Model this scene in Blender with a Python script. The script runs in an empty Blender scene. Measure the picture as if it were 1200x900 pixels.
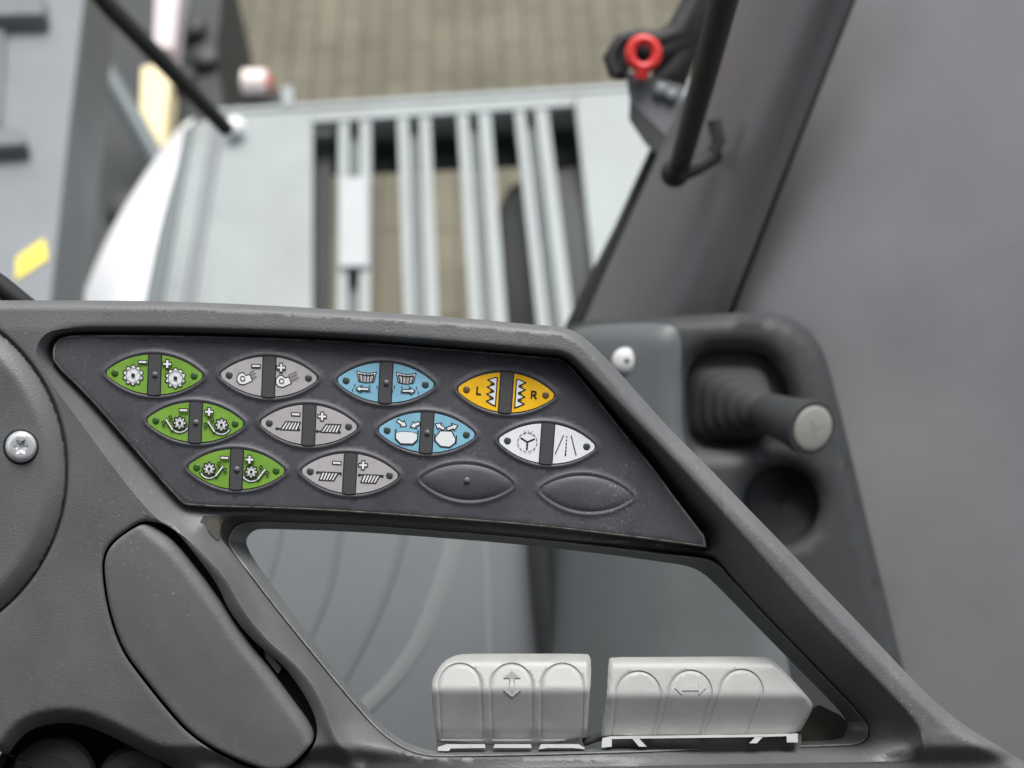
import bpy, bmesh, math, random
import numpy as np
from mathutils import Vector, Matrix, Euler
from mathutils.geometry import delaunay_2d_cdt

random.seed(7); rng = np.random.default_rng(7)
SC = bpy.context.scene
COL = SC.collection

# ------------------------------------------------------------------ camera
PITCH = math.radians(56)
CAM = Vector((0, 0, 3.6))
FPX = 1449.0                      # focal length in units of 1/1200 of the picture width
SCL = 0.38 / FPX                  # metres per unit at the console's face
ROT = Euler((math.radians(90) - PITCH, 0, 0)).to_matrix()
cam_d = bpy.data.cameras.new('camera'); cam = bpy.data.objects.new('camera', cam_d); COL.objects.link(cam)
cam.location = CAM; cam.rotation_euler = ROT.to_euler()
cam_d.sensor_width = 36; cam_d.lens = FPX / 1200 * 36
cam_d.clip_start = 0.02; cam_d.clip_end = 500
cam_d.dof.use_dof = True; cam_d.dof.focus_distance = 0.384; cam_d.dof.aperture_fstop = 10
SC.camera = cam

def L(u, v, z=0.0):
    """point seen at (u, v), z units in front of the console's face plane, in world metres"""
    k = (FPX - z) / FPX
    return CAM + ROT @ Vector(((u - 600) * k * SCL, (450 - v) * k * SCL, -(FPX - z) * SCL))
def G(u, v, h):
    """point seen at (u, v) lying on the horizontal plane of height h"""
    d = ROT @ Vector(((u - 600) / FPX, (450 - v) / FPX, -1))
    t = (h - CAM.z) / d.z
    return CAM + d * t
NRM = ROT @ Vector((0, 0, 1))

# ------------------------------------------------------------------ materials
def lin(c):
    return tuple(((x / 255) / 12.92 if x <= 10 else (((x / 255) + 0.055) / 1.055) ** 2.4) for x in c)
def mat(name, rgb, rough=0.5, metal=0.0, grain=0, bump=0.0, mottle=0.0, mscale=30, speck=0.0, sscale=700, spec=0.5, speckcol=(0.42, 0.40, 0.35), streak=0.0, smin=0.86):
    m = bpy.data.materials.new(name); m.use_nodes = True
    nt = m.node_tree; N = nt.nodes; b = N['Principled BSDF']
    b.inputs['Roughness'].default_value = rough; b.inputs['Metallic'].default_value = metal
    b.inputs['Specular IOR Level'].default_value = spec
    col = tuple(rgb) + (1,)
    b.inputs['Base Color'].default_value = col
    tc = N.new('ShaderNodeTexCoord')
    out = None
    if mottle:
        n = N.new('ShaderNodeTexNoise'); n.inputs['Scale'].default_value = mscale; n.inputs['Detail'].default_value = 6; n.inputs['Roughness'].default_value = 0.65
        nt.links.new(tc.outputs['Object'], n.inputs['Vector'])
        r = N.new('ShaderNodeMapRange'); r.inputs['From Min'].default_value = 0.3; r.inputs['From Max'].default_value = 0.7
        r.inputs['To Min'].default_value = 1 - mottle; r.inputs['To Max'].default_value = 1 + mottle
        nt.links.new(n.outputs['Fac'], r.inputs['Value'])
        mx = N.new('ShaderNodeVectorMath'); mx.operation = 'SCALE'; mx.inputs[0].default_value = rgb
        nt.links.new(r.outputs['Result'], mx.inputs['Scale']); out = mx.outputs['Vector']
        rr = N.new('ShaderNodeMapRange'); rr.inputs['From Min'].default_value = 0.3; rr.inputs['From Max'].default_value = 0.7
        rr.inputs['To Min'].default_value = max(0.05, rough - 0.09); rr.inputs['To Max'].default_value = min(1, rough + 0.09)
        nt.links.new(n.outputs['Fac'], rr.inputs['Value']); nt.links.new(rr.outputs['Result'], b.inputs['Roughness'])
    if speck:                                  # dust lying on the surface
        n = N.new('ShaderNodeTexNoise'); n.inputs['Scale'].default_value = sscale; n.inputs['Detail'].default_value = 3
        nt.links.new(tc.outputs['Object'], n.inputs['Vector'])
        n2 = N.new('ShaderNodeTexNoise'); n2.inputs['Scale'].default_value = 28; n2.inputs['Detail'].default_value = 3
        nt.links.new(tc.outputs['Object'], n2.inputs['Vector'])
        ad = N.new('ShaderNodeMath'); ad.operation = 'MULTIPLY_ADD'; ad.inputs[1].default_value = 0.35
        nt.links.new(n2.outputs['Fac'], ad.inputs[0]); nt.links.new(n.outputs['Fac'], ad.inputs[2])
        r = N.new('ShaderNodeMapRange'); r.inputs['From Min'].default_value = smin; r.inputs['From Max'].default_value = smin + 0.12
        r.inputs['To Max'].default_value = speck
        nt.links.new(ad.outputs[0], r.inputs['Value'])
        mx = N.new('ShaderNodeMix'); mx.data_type = 'RGBA'
        nt.links.new(r.outputs['Result'], mx.inputs['Factor'])
        if out: nt.links.new(out, mx.inputs['A'])
        else: mx.inputs['A'].default_value = col
        mx.inputs['B'].default_value = speckcol + (1,)
        out = mx.outputs['Result']
    if streak:                                 # fine rubbed scratches and smears
        mp = N.new('ShaderNodeMapping'); mp.inputs['Rotation'].default_value = (0.5, 0.3, 0.9); mp.inputs['Scale'].default_value = (900, 28, 60)
        nt.links.new(tc.outputs['Object'], mp.inputs['Vector'])
        n = N.new('ShaderNodeTexNoise'); n.inputs['Scale'].default_value = 1.0; n.inputs['Detail'].default_value = 3
        nt.links.new(mp.outputs['Vector'], n.inputs['Vector'])
        n2 = N.new('ShaderNodeTexNoise'); n2.inputs['Scale'].default_value = 18; n2.inputs['Detail'].default_value = 4
        nt.links.new(tc.outputs['Object'], n2.inputs['Vector'])
        r = N.new('ShaderNodeMapRange'); r.inputs['From Min'].default_value = 0.62; r.inputs['From Max'].default_value = 0.76; nt.links.new(n.outputs['Fac'], r.inputs['Value'])
        r2 = N.new('ShaderNodeMapRange'); r2.inputs['From Min'].default_value = 0.48; r2.inputs['From Max'].default_value = 0.68; r2.inputs['To Max'].default_value = streak; nt.links.new(n2.outputs['Fac'], r2.inputs['Value'])
        ml_ = N.new('ShaderNodeMath'); ml_.operation = 'MULTIPLY'; nt.links.new(r.outputs['Result'], ml_.inputs[0]); nt.links.new(r2.outputs['Result'], ml_.inputs[1])
        r3 = N.new('ShaderNodeMath'); r3.operation = 'MULTIPLY_ADD'; r3.inputs[1].default_value = 0.25; nt.links.new(r2.outputs['Result'], r3.inputs[0]); nt.links.new(ml_.outputs[0], r3.inputs[2])
        mx = N.new('ShaderNodeMix'); mx.data_type = 'RGBA'; nt.links.new(r3.outputs[0], mx.inputs['Factor'])
        if out: nt.links.new(out, mx.inputs['A'])
        else: mx.inputs['A'].default_value = col
        mx.inputs['B'].default_value = (0.30, 0.30, 0.29, 1); out = mx.outputs['Result']
    if out: nt.links.new(out, b.inputs['Base Color'])
    if grain:
        n = N.new('ShaderNodeTexNoise'); n.inputs['Scale'].default_value = grain; n.inputs['Detail'].default_value = 2
        nt.links.new(tc.outputs['Object'], n.inputs['Vector'])
        bp = N.new('ShaderNodeBump'); bp.inputs['Strength'].default_value = bump; bp.inputs['Distance'].default_value = 0.0004
        nt.links.new(n.outputs['Fac'], bp.inputs['Height']); nt.links.new(bp.outputs['Normal'], b.inputs['Normal'])
    return m

M = {
 'housing': mat('grey_moulded_plastic', (0.105, 0.108, 0.112), 0.48, grain=1800, bump=0.32, mottle=0.10, mscale=45, speck=0.35, sscale=900, streak=0.22),
 'lid': mat('lid_plastic', (0.105, 0.110, 0.108), 0.5, grain=2200, bump=0.2, mottle=0.08, mscale=30, speck=0.4, sscale=900, streak=0.2),
 'panel': mat('dark_membrane', (0.060, 0.0615, 0.072), 0.5, grain=2600, bump=0.22, mottle=0.14, mscale=60, speck=0.34, sscale=1250, smin=0.83, speckcol=(0.36, 0.33, 0.27), streak=0.12),
 'dust': mat('dusty_plastic', (0.075, 0.070, 0.058), 0.85, grain=1500, bump=0.4, mottle=0.25, mscale=400),
 'edge': mat('worn_light_edge', (0.24, 0.22, 0.19), 0.6, mottle=0.75, mscale=240),
 'bezel': mat('smooth_grey_bezel', (0.13, 0.138, 0.138), 0.34, mottle=0.05, mscale=50),
 'shade_steel': mat('shade_black_steel', (0.012, 0.014, 0.014), 0.9, spec=0.05),
 'bump': mat('glossy_bump', (0.10, 0.10, 0.105), 0.22),
 'lip': mat('lip_highlight', (0.24, 0.25, 0.25), 0.25, mottle=0.3, mscale=120),
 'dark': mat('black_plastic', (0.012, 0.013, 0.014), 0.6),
 'darkgrey': mat('dark_grey_plastic', (0.035, 0.038, 0.038), 0.55, mottle=0.1, mscale=40),
 'divider': mat('key_divider', (0.066, 0.067, 0.072), 0.42, grain=2600, bump=0.2),
 'ink': mat('black_ink', (0.012, 0.012, 0.014), 0.6),
 'white_ink': mat('white_ink', (0.72, 0.74, 0.76), 0.5),
 'green': mat('key_green', (0.170, 0.335, 0.048), 0.4, mottle=0.13, mscale=160, speck=0.3, sscale=1500),
 'grey_key': mat('key_grey', (0.40, 0.385, 0.39), 0.4, mottle=0.08, mscale=160, speck=0.25, sscale=1500),
 'blue': mat('key_blue', (0.21, 0.44, 0.58), 0.4, mottle=0.11, mscale=160, speck=0.3, sscale=1500),
 'yellow': mat('key_yellow', (0.85, 0.49, 0.02), 0.4, mottle=0.09, mscale=160),
 'white_key': mat('key_white', (0.72, 0.74, 0.77), 0.42, mottle=0.03, mscale=120),
 'dot': mat('indicator_dark', (0.045, 0.06, 0.055), 0.35),
 'dot_yellow': mat('indicator_brown', (0.13, 0.085, 0.035), 0.35),
 'dot_green': mat('indicator_green', (0.035, 0.085, 0.02), 0.35),
 'lever': mat('pale_grey_plastic', (0.305, 0.315, 0.308), 0.42, grain=900, bump=0.06, mottle=0.10, mscale=70, speck=0.35, sscale=700, speckcol=(0.2, 0.19, 0.17)),
 'lever_tab': mat('white_plastic', (0.60, 0.61, 0.60), 0.4, mottle=0.1, mscale=150),
 'chrome': mat('zinc_screw', (0.78, 0.80, 0.82), 0.3, metal=0.55, mottle=0.12, mscale=200),
 'wall': mat('grey_trim_panel', (0.235, 0.24, 0.25), 0.48, grain=500, bump=0.3, mottle=0.13, mscale=6, streak=0.12),
 'pillar': mat('pillar_trim', (0.118, 0.118, 0.119), 0.32, grain=900, bump=0.2, mottle=0.05, mscale=12),
 'side': mat('side_console_plastic', (0.030, 0.033, 0.035), 0.6, grain=900, bump=0.2, mottle=0.06, mscale=15),
 'boot': mat('rubber_boot', (0.027, 0.028, 0.027), 0.75, mottle=0.12, mscale=25),
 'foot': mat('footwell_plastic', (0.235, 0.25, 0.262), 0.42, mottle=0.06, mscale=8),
 'reflect_light': mat('pale_reflection_streak', (0.275, 0.295, 0.295), 0.45),
 'reflect_dark': mat('dark_reflection_streak', (0.195, 0.21, 0.22), 0.45),
 'flank_lit': mat('side_plastic_lit', (0.105, 0.118, 0.120), 0.42, mottle=0.08, mscale=10),
 'cap': mat('pale_cap', (0.27, 0.27, 0.25), 0.4),
 'plate': mat('pale_plate', (0.33, 0.35, 0.355), 0.5, mottle=0.1, mscale=12),
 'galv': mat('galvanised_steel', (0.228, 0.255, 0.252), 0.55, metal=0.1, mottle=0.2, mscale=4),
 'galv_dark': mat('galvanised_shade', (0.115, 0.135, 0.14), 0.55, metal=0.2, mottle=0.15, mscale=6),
 'whitepaint': mat('white_paint', (0.82, 0.83, 0.83), 0.3),
 'beam': mat('grey_painted_steel', (0.155, 0.172, 0.182), 0.45, mottle=0.08, mscale=5),
 'beam_side': mat('grey_painted_side_shaded', (0.13, 0.138, 0.145), 0.5, mottle=0.08, mscale=5),
 'cleat': mat('dark_grey_steel', (0.125, 0.135, 0.135), 0.6, mottle=0.15, mscale=8),  # cleats and strip a little darker than the beam
 'sticker': mat('yellow_sticker', (0.68, 0.56, 0.07), 0.6, mottle=0.15, mscale=25),
 'red': mat('red_plastic', (0.60, 0.03, 0.028), 0.35),
 'cream': mat('cream_paint', (0.70, 0.60, 0.36), 0.5, mottle=0.12, mscale=8),
 'pinkgrey': mat('pink_grey_paint', (0.50, 0.45, 0.45), 0.5, mottle=0.12, mscale=8),
 'tyre': mat('tyre_rubber', (0.065, 0.07, 0.07), 0.8, mottle=0.1, mscale=10),
 'machine': mat('dark_machinery', (0.030, 0.034, 0.034), 0.7, mottle=0.3, mscale=4),
 'blocker_liner': mat('light_blocker_lining', (0.05, 0.05, 0.05), 0.9),
 'lamp_pink': mat('lamp_lens', (0.80, 0.70, 0.66), 0.3),
}
def ground_mat():
    m = bpy.data.materials.new('block_paving'); m.use_nodes = True
    nt = m.node_tree; N = nt.nodes; b = N['Principled BSDF']; b.inputs['Roughness'].default_value = 0.9
    tc = N.new('ShaderNodeTexCoord'); mp = N.new('ShaderNodeMapping'); mp.inputs['Rotation'].default_value = (0, 0, math.radians(88))
    nt.links.new(tc.outputs['Object'], mp.inputs['Vector'])
    br = N.new('ShaderNodeTexBrick'); br.inputs['Scale'].default_value = 1.0
    br.inputs['Brick Width'].default_value = 0.42; br.inputs['Row Height'].default_value = 0.1; br.inputs['Mortar Size'].default_value = 0.009
    br.inputs['Color1'].default_value = (0.122, 0.113, 0.080, 1); br.inputs['Color2'].default_value = (0.142, 0.132, 0.095, 1); br.inputs['Mortar'].default_value = (0.088, 0.081, 0.058, 1)
    nt.links.new(mp.outputs['Vector'], br.inputs['Vector'])
    n = N.new('ShaderNodeTexNoise'); n.inputs['Scale'].default_value = 2.2; n.inputs['Detail'].default_value = 6
    nt.links.new(tc.outputs['Object'], n.inputs['Vector'])
    r = N.new('ShaderNodeMapRange'); r.inputs['From Min'].default_value = 0.3; r.inputs['From Max'].default_value = 0.7; r.inputs['To Min'].default_value = 0.78; r.inputs['To Max'].default_value = 1.15
    nt.links.new(n.outputs['Fac'], r.inputs['Value'])
    mx = N.new('ShaderNodeVectorMath'); mx.operation = 'SCALE'
    nt.links.new(br.outputs['Color'], mx.inputs[0]); nt.links.new(r.outputs['Result'], mx.inputs['Scale']); nt.links.new(mx.outputs['Vector'], b.inputs['Base Color'])
    return m
M['ground'] = ground_mat()

# ------------------------------------------------------------------ object helpers
def empty(name, loc, label, cat, group=None):
    o = bpy.data.objects.new(name, None); COL.objects.link(o); o.location = loc
    o['label'] = label; o['category'] = cat
    if group: o['group'] = group
    return o
def tag(o, label, cat, group=None):
    o['label'] = label; o['category'] = cat
    if group: o['group'] = group
    return o
def root_loc(p):
    r = Vector((0, 0, 0))
    while p is not None:
        r = r + p.location; p = p.parent
    return r
def mesh(name, verts, faces, mats, parent=None, mi=None, smooth=True, angle=40, label=None, origin=None):
    """verts are world positions"""
    me = bpy.data.meshes.new(name)
    if parent is not None: loc = Vector((0, 0, 0)); base = root_loc(parent)
    else:
        loc = Vector(origin) if origin is not None else sum((Vector(v) for v in verts), Vector()) / len(verts); base = loc
    me.from_pydata([tuple(Vector(v) - base) for v in verts], [], faces)
    if not isinstance(mats, (list, tuple)): mats = [mats]
    for m in mats: me.materials.append(m)
    if mi is not None:
        for p, i in zip(me.polygons, mi): p.material_index = i
    me.update()
    if smooth:
        me.polygons.foreach_set('use_smooth', [True] * len(me.polygons))
        me.set_sharp_from_angle(angle=math.radians(angle))
    o = bpy.data.objects.new(name, me); COL.objects.link(o)
    if parent is not None: o.parent = parent
    else: o.location = loc
    if label: o['label'] = label
    return o
class Acc:
    def __init__(s): s.v = []; s.f = []; s.m = []
    def add(s, vs, fs, mi=0):
        b = len(s.v); s.v += [Vector(x) for x in vs]; s.f += [tuple(b + i for i in f) for f in fs]; s.m += [mi] * len(fs)
    def prism(s, top, bot, mi=0):
        n = len(top); s.add(list(top) + list(bot), [tuple(range(n))] + [tuple(reversed(range(n, 2 * n)))] + [(i, n + i, n + (i + 1) % n, (i + 1) % n) for i in range(n)], mi)
    def tube(s, pts, rad, seg=16, mi=0, caps=True):
        pts = [Vector(p) for p in pts]
        if not isinstance(rad, (list, tuple)): rad = [rad] * len(pts)
        vs = []; prev = None
        for i, p in enumerate(pts):
            t = (pts[min(i + 1, len(pts) - 1)] - pts[max(i - 1, 0)]).normalized()
            if prev is None:
                a = Vector((0, 0, 1)) if abs(t.z) < 0.9 else Vector((1, 0, 0)); prev = t.cross(a).normalized()
            prev = (prev - t * prev.dot(t)).normalized(); bi = t.cross(prev)
            for k in range(seg):
                an = 2 * math.pi * k / seg
                vs.append(p + (prev * math.cos(an) + bi * math.sin(an)) * rad[i])
        fs = []
        for i in range(len(pts) - 1):
            for k in range(seg):
                fs.append((i * seg + k, i * seg + (k + 1) % seg, (i + 1) * seg + (k + 1) % seg, (i + 1) * seg + k))
        if caps: fs += [tuple(reversed(range(seg))), tuple(range((len(pts) - 1) * seg, len(pts) * seg))]
        s.add(vs, fs, mi)
    def sphere(s, c, r, nrm=None, squash=1.0, mi=0, half=False, seg=20):
        c = Vector(c); nrm = (nrm or NRM).normalized()
        a = nrm.cross(Vector((0.3, 0.9, 0.1))).normalized(); b = nrm.cross(a)
        vs = []; rings = 8 if half else 14
        for i in range(rings + 1):
            th = (math.pi / 2 if half else math.pi) * i / rings
            for k in range(seg):
                ph = 2 * math.pi * k / seg
                vs.append(c + nrm * (r * squash * math.cos(th)) + (a * math.cos(ph) + b * math.sin(ph)) * (r * max(math.sin(th), 1e-3)))
        fs = [(i * seg + k, (i + 1) * seg + k, (i + 1) * seg + (k + 1) % seg, i * seg + (k + 1) % seg) for i in range(rings) for k in range(seg)]
        s.add(vs, fs, mi)
    def loft(s, rings, closed=True, mi=0, capend=False):
        n = len(rings[0]); vs = [p for r in rings for p in r]; fs = []
        for i in range(len(rings) - 1):
            for k in range(n if closed else n - 1):
                fs.append((i * n + k, (i + 1) * n + k, (i + 1) * n + (k + 1) % n, i * n + (k + 1) % n))
        if capend: fs.append(tuple(range((len(rings) - 1) * n, len(rings) * n)))
        s.add(vs, fs, mi)
    def build(s, name, mats, parent=None, **kw):
        return mesh(name, s.v, s.f, mats, parent, s.m, **kw)

# ------------------------------------------------------------------ 2-D helpers (numpy)
def A(p): return np.array(p, float)
def smooth_poly(pts, it=2, closed=True):
    p = A(pts)
    for _ in range(it):
        if closed: q = np.roll(p, -1, 0)
        else: q = p[1:]; 
        a = p if closed else p[:-1]
        new = np.empty((2 * len(a), 2)); new[0::2] = 0.75 * a + 0.25 * q; new[1::2] = 0.25 * a + 0.75 * q
        p = new if closed else np.vstack([p[:1], new, p[-1:]])
    return p
def resample(p, step, closed=True):
    p = A(p)
    if closed: p = np.vstack([p, p[:1]])
    d = np.r_[0, np.cumsum(np.hypot(*np.diff(p, axis=0).T))]
    n = max(3, int(round(d[-1] / step)))
    t = np.linspace(0, d[-1], n + 1)
    if closed: t = t[:-1]
    return np.c_[np.interp(t, d, p[:, 0]), np.interp(t, d, p[:, 1])]
def resample_n(p, n):
    p = A(p); p = np.vstack([p, p[:1]])
    d = np.r_[0, np.cumsum(np.hypot(*np.diff(p, axis=0).T))]
    t = np.linspace(0, d[-1], n + 1)[:-1]
    return np.c_[np.interp(t, d, p[:, 0]), np.interp(t, d, p[:, 1])]
def dist(P, poly, closed=True):
    P = A(P); a = A(poly); b = np.roll(a, -1, 0) if closed else a[1:]
    if not closed: a = a[:-1]
    out = np.full(len(P), 1e9)
    for p0, p1 in zip(a, b):
        e = p1 - p0; L2 = max(e @ e, 1e-9)
        t = np.clip(((P - p0) @ e) / L2, 0, 1)
        d = np.hypot(*(P - p0 - t[:, None] * e).T)
        out = np.minimum(out, d)
    return out
def inside(P, poly):
    P = A(P); a = A(poly); b = np.roll(a, -1, 0); c = np.zeros(len(P), bool)
    for (x0, y0), (x1, y1) in zip(a, b):
        if y0 == y1: continue
        cond = ((y0 > P[:, 1]) != (y1 > P[:, 1])) & (P[:, 0] < (x1 - x0) * (P[:, 1] - y0) / (y1 - y0) + x0)
        c ^= cond
    return c
def sdist(P, poly):
    d = dist(P, poly); return np.where(inside(P, poly), -d, d)
def offset(poly, r):
    """outward by r (image coordinates), averaged normals"""
    p = A(poly); e = np.roll(p, -1, 0) - np.roll(p, 1, 0); e /= np.maximum(np.hypot(*e.T), 1e-9)[:, None]
    n = np.c_[e[:, 1], -e[:, 0]]
    area = 0.5 * np.sum(p[:, 0] * np.roll(p[:, 1], -1) - np.roll(p[:, 0], -1) * p[:, 1])
    return p + n * (r if area > 0 else -r)
def offset_lines(poly, r, keep=None):
    """the clean stretches of a loop's parallel at distance r, as open lines"""
    q = offset(poly, r); ok = abs(dist(q, poly) - abs(r)) < 0.12 * abs(r) + 0.15
    if keep is not None: ok &= keep(q)
    runs = []; cur = []
    for p, k in zip(q, ok):
        if k: cur.append(p)
        else:
            if len(cur) > 3: runs.append((A(cur), False))
            cur = []
    if len(cur) > 3: runs.append((A(cur), False))
    return runs
def smoothstep(x, a, b):
    t = np.clip((x - a) / (b - a), 0, 1); return t * t * (3 - 2 * t)

def height_mesh(outline, holes, lines, step, zfun, fine=None, jitter=0.15):
    """triangulates the outline (minus holes) with lines as constraints and lifts it by zfun -> (u, v, z), triangles, loops"""
    pts = []; edges = []; loops = []
    def addloop(p, closed=True):
        b = len(pts); p = [tuple(x) for x in p]; pts.extend(p); n = len(p)
        edges.extend((b + i, b + (i + 1) % n) for i in range(n if closed else n - 1))
        return list(range(b, b + n))
    loops.append(addloop(outline))
    for h in holes: loops.append(addloop(h))
    for ln in lines: addloop(ln[0], ln[1])
    o = A(outline); lo = o.min(0); hi = o.max(0)
    g = np.stack(np.meshgrid(np.arange(lo[0], hi[0], step), np.arange(lo[1], hi[1], step)), -1).reshape(-1, 2)
    g = g + rng.uniform(-jitter, jitter, g.shape) * step
    if fine is not None: g = np.vstack([g, fine])
    keep = inside(g, outline)
    for h in holes: keep &= ~inside(g, h)
    g = g[keep]
    allc = [(outline, True)] + [(h, True) for h in holes] + list(lines)
    keep = np.ones(len(g), bool)
    for p, c in allc: keep &= dist(g, p, c) > min(step * 0.45, 1.6)
    g = g[keep]
    pts.extend(map(tuple, g))
    res = delaunay_2d_cdt([Vector(p) for p in pts], edges, [], 0, 1e-5)
    V = A([tuple(p) for p in res[0]]); F = np.array([f for f in res[2] if len(f) == 3])
    c = V[F].mean(1); k = inside(c, outline)
    for h in holes: k &= ~inside(c, h)
    F = F[k]
    z = zfun(V)
    # orient towards the viewer (v runs down the picture)
    a, b, d = V[F[:, 0]], V[F[:, 1]], V[F[:, 2]]
    cr = (b[:, 0] - a[:, 0]) * (d[:, 1] - a[:, 1]) - (b[:, 1] - a[:, 1]) * (d[:, 0] - a[:, 0])
    F = np.where((cr > 0)[:, None], F[:, ::-1], F)
    return V, z, [tuple(map(int, f)) for f in F]
def skirt(acc, loop, zfun, depth, mi=0, inset=0.0):
    """wall going back from a closed loop"""
    loop = A(loop); z = zfun(loop)
    r0 = [L(u, v, zz) for (u, v), zz in zip(loop, z)]
    r1 = [L(u, v, zz - depth) for (u, v), zz in zip(offset(loop, inset), z)]
    acc.loft([r0, r1], True, mi)
def surf(acc, V, z, F, mi=0):
    acc.add([L(u, v, zz) for (u, v), zz in zip(V, z)], F, mi)

# ================================================================== THE CONSOLE
OUT = A([(-90, 352), (0, 352), (100, 352), (200, 353), (300, 357), (400, 363), (500, 369.5), (560, 374), (620, 380), (650, 382), (666, 385), (682, 393), (700, 409), (730, 441),
         (760, 475), (790, 508), (830, 547), (868, 587), (916, 636), (956, 678), (1018, 742), (1071, 798), (1100, 826), (1127, 848), (1167, 872), (1200, 893), (1240, 915), (1280, 1000), (-90, 1000)])
PAN = A([(62, 426), (61, 412), (63, 403), (69, 396), (80, 392.5), (100, 391.5), (200, 392), (300, 394.5), (400, 398.5), (500, 406), (580, 412.5), (630, 417), (648, 418), (660, 421), (671, 430),
         (700, 466), (720, 492), (768, 550), (790, 581), (838, 643.5), (800, 638), (740, 630), (620, 616), (500, 607), (413, 601), (340, 597), (221, 594), (210, 588), (156, 526), (101, 463)])
CRE = A([(44, 424), (42, 410), (46, 398), (56, 389), (72, 385), (100, 384), (200, 384.5), (300, 387.5), (400, 391.5), (500, 398.5), (580, 405), (630, 410), (652, 411.5), (666, 415), (680, 427),
         (702, 450), (732, 481), (760, 510), (797, 548), (830, 584), (860, 617), (906, 670), (953, 723), (1012, 783), (1062, 834), (1074, 850), (1081, 864), (1082, 880), (1072, 890), (1040, 893),
         (800, 896), (430, 906), (414, 898), (398, 874), (386, 850), (381, 832), (366, 802), (345, 777), (312, 750), (282, 712), (266, 680), (238, 648), (208, 622), (187, 612), (160, 583), (120, 531), (90, 489), (66, 458)])
H1 = A([(269, 640), (268, 633), (270, 625), (276, 617), (286, 613), (300, 611.5), (340, 612.5), (413, 615), (500, 621), (600, 629), (700, 640), (780, 650), (820, 654), (838, 658),
        (860, 683), (900, 726), (953, 781), (993, 822), (1014, 846), (1018, 854), (1016, 865), (1007, 872), (980, 873.5), (830, 877.5), (720, 882), (520, 886.5), (492, 884), (468, 874), (445, 857), (413, 822), (325, 714), (291, 669)])
H2 = A([(289, 640), (288.5, 633), (291, 627), (297, 622), (304, 619.8), (320, 620), (340, 620.5), (413, 623), (500, 629), (600, 637), (700, 648), (780, 659), (806, 663), (824, 671),
        (842, 688), (880, 727), (930, 778), (970, 818), (989, 839), (993, 849), (991, 860), (984, 866), (970, 868), (830, 872.5), (720, 877.5), (530, 881), (510, 880.5), (490, 876), (470, 867), (449, 852), (413, 810), (353, 732), (300, 660)])
H0 = A([(267, 641), (259, 632), (258, 622), (260, 613), (266, 604), (300, 604), (340, 606), (413, 609), (500, 615), (600, 624), (700, 635), (780, 645), (822, 650), (841, 657),
        (862, 682), (902, 725), (955, 780), (995, 821), (1016, 845), (1020, 854), (1018, 866), (1008, 874), (980, 875.5), (830, 879.5), (720, 884), (520, 888.5), (491, 886), (466, 875.5), (443, 858), (411, 823), (323, 715), (289, 670)])
LID = A([(168, 613), (176, 614.5), (186, 620), (204, 634), (221, 654), (253, 695), (291, 753), (316, 782), (342, 818), (363, 846), (369, 860), (365, 873), (340, 899), (322, 904), (300, 899), (254, 879), (222, 857), (198, 830), (170, 795), (144, 761), (128, 712), (122, 668), (124, 650), (133, 636), (150, 623)])
LIDR = smooth_poly([(176, 612), (186, 620), (204, 634), (221, 654), (253, 695), (291, 753), (316, 782), (342, 818), (363, 846), (371, 862)], 2, False)
CAV = A([(167, 610), (178, 611.5), (192, 613.5), (207, 623), (226, 646), (255, 684), (268, 716), (296, 751), (332, 779), (353, 808), (367, 833), (373, 856), (368, 876), (343, 902), (322, 907.5), (298, 902), (252, 882), (219, 859), (195, 832), (167, 797), (141, 762), (125, 713), (119, 668), (121.5, 648.5), (131, 634), (149, 620.5)])
ARCH = A([(-20, 940), (0, 902), (13, 878), (28, 860), (43, 852), (65, 847), (93, 848), (113, 855), (139, 867), (173, 885), (206, 901), (250, 930), (260, 960), (-20, 960)])
OUT = resample(smooth_poly(OUT, 1), 6); PAN = resample(smooth_poly(PAN, 1), 3); CRE = resample(smooth_poly(CRE, 2), 5)
H0 = resample_n(smooth_poly(H0, 2), 420); H1 = resample_n(smooth_poly(H1, 2), 420); H2 = resample_n(smooth_poly(H2, 2), 420)
LID = resample(smooth_poly(LID, 2), 3.5); CAV = resample(smooth_poly(CAV, 2), 4); ARCH = resample(smooth_poly(ARCH, 2), 5)
def align(base, p):           # start each ring at the point nearest the base's start
    i = int(np.argmin(np.hypot(*(p - base[0]).T))); return np.roll(p, -i, 0)
H1 = align(H0, H1); H2 = align(H0, H2)
def match(base, p):           # nearest-parameter ring with as many points as base
    pp = np.vstack([p, p[:1]]); d = np.r_[0, np.cumsum(np.hypot(*np.diff(pp, axis=0).T))]
    fine = np.linspace(0, d[-1], 4000)[:-1]; fx = np.c_[np.interp(fine, d, pp[:, 0]), np.interp(fine, d, pp[:, 1])]
    return A([fx[np.argmin(np.hypot(*(fx - b).T))] for b in base])
DISC_C = (-131, 553); DISC_R = 208
DISCHOLE = A([(DISC_C[0] + (DISC_R + 1.5) * math.cos(t), DISC_C[1] + (DISC_R + 1.5) * math.sin(t)) for t in np.linspace(-1.2, 1.2, 200)])

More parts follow.
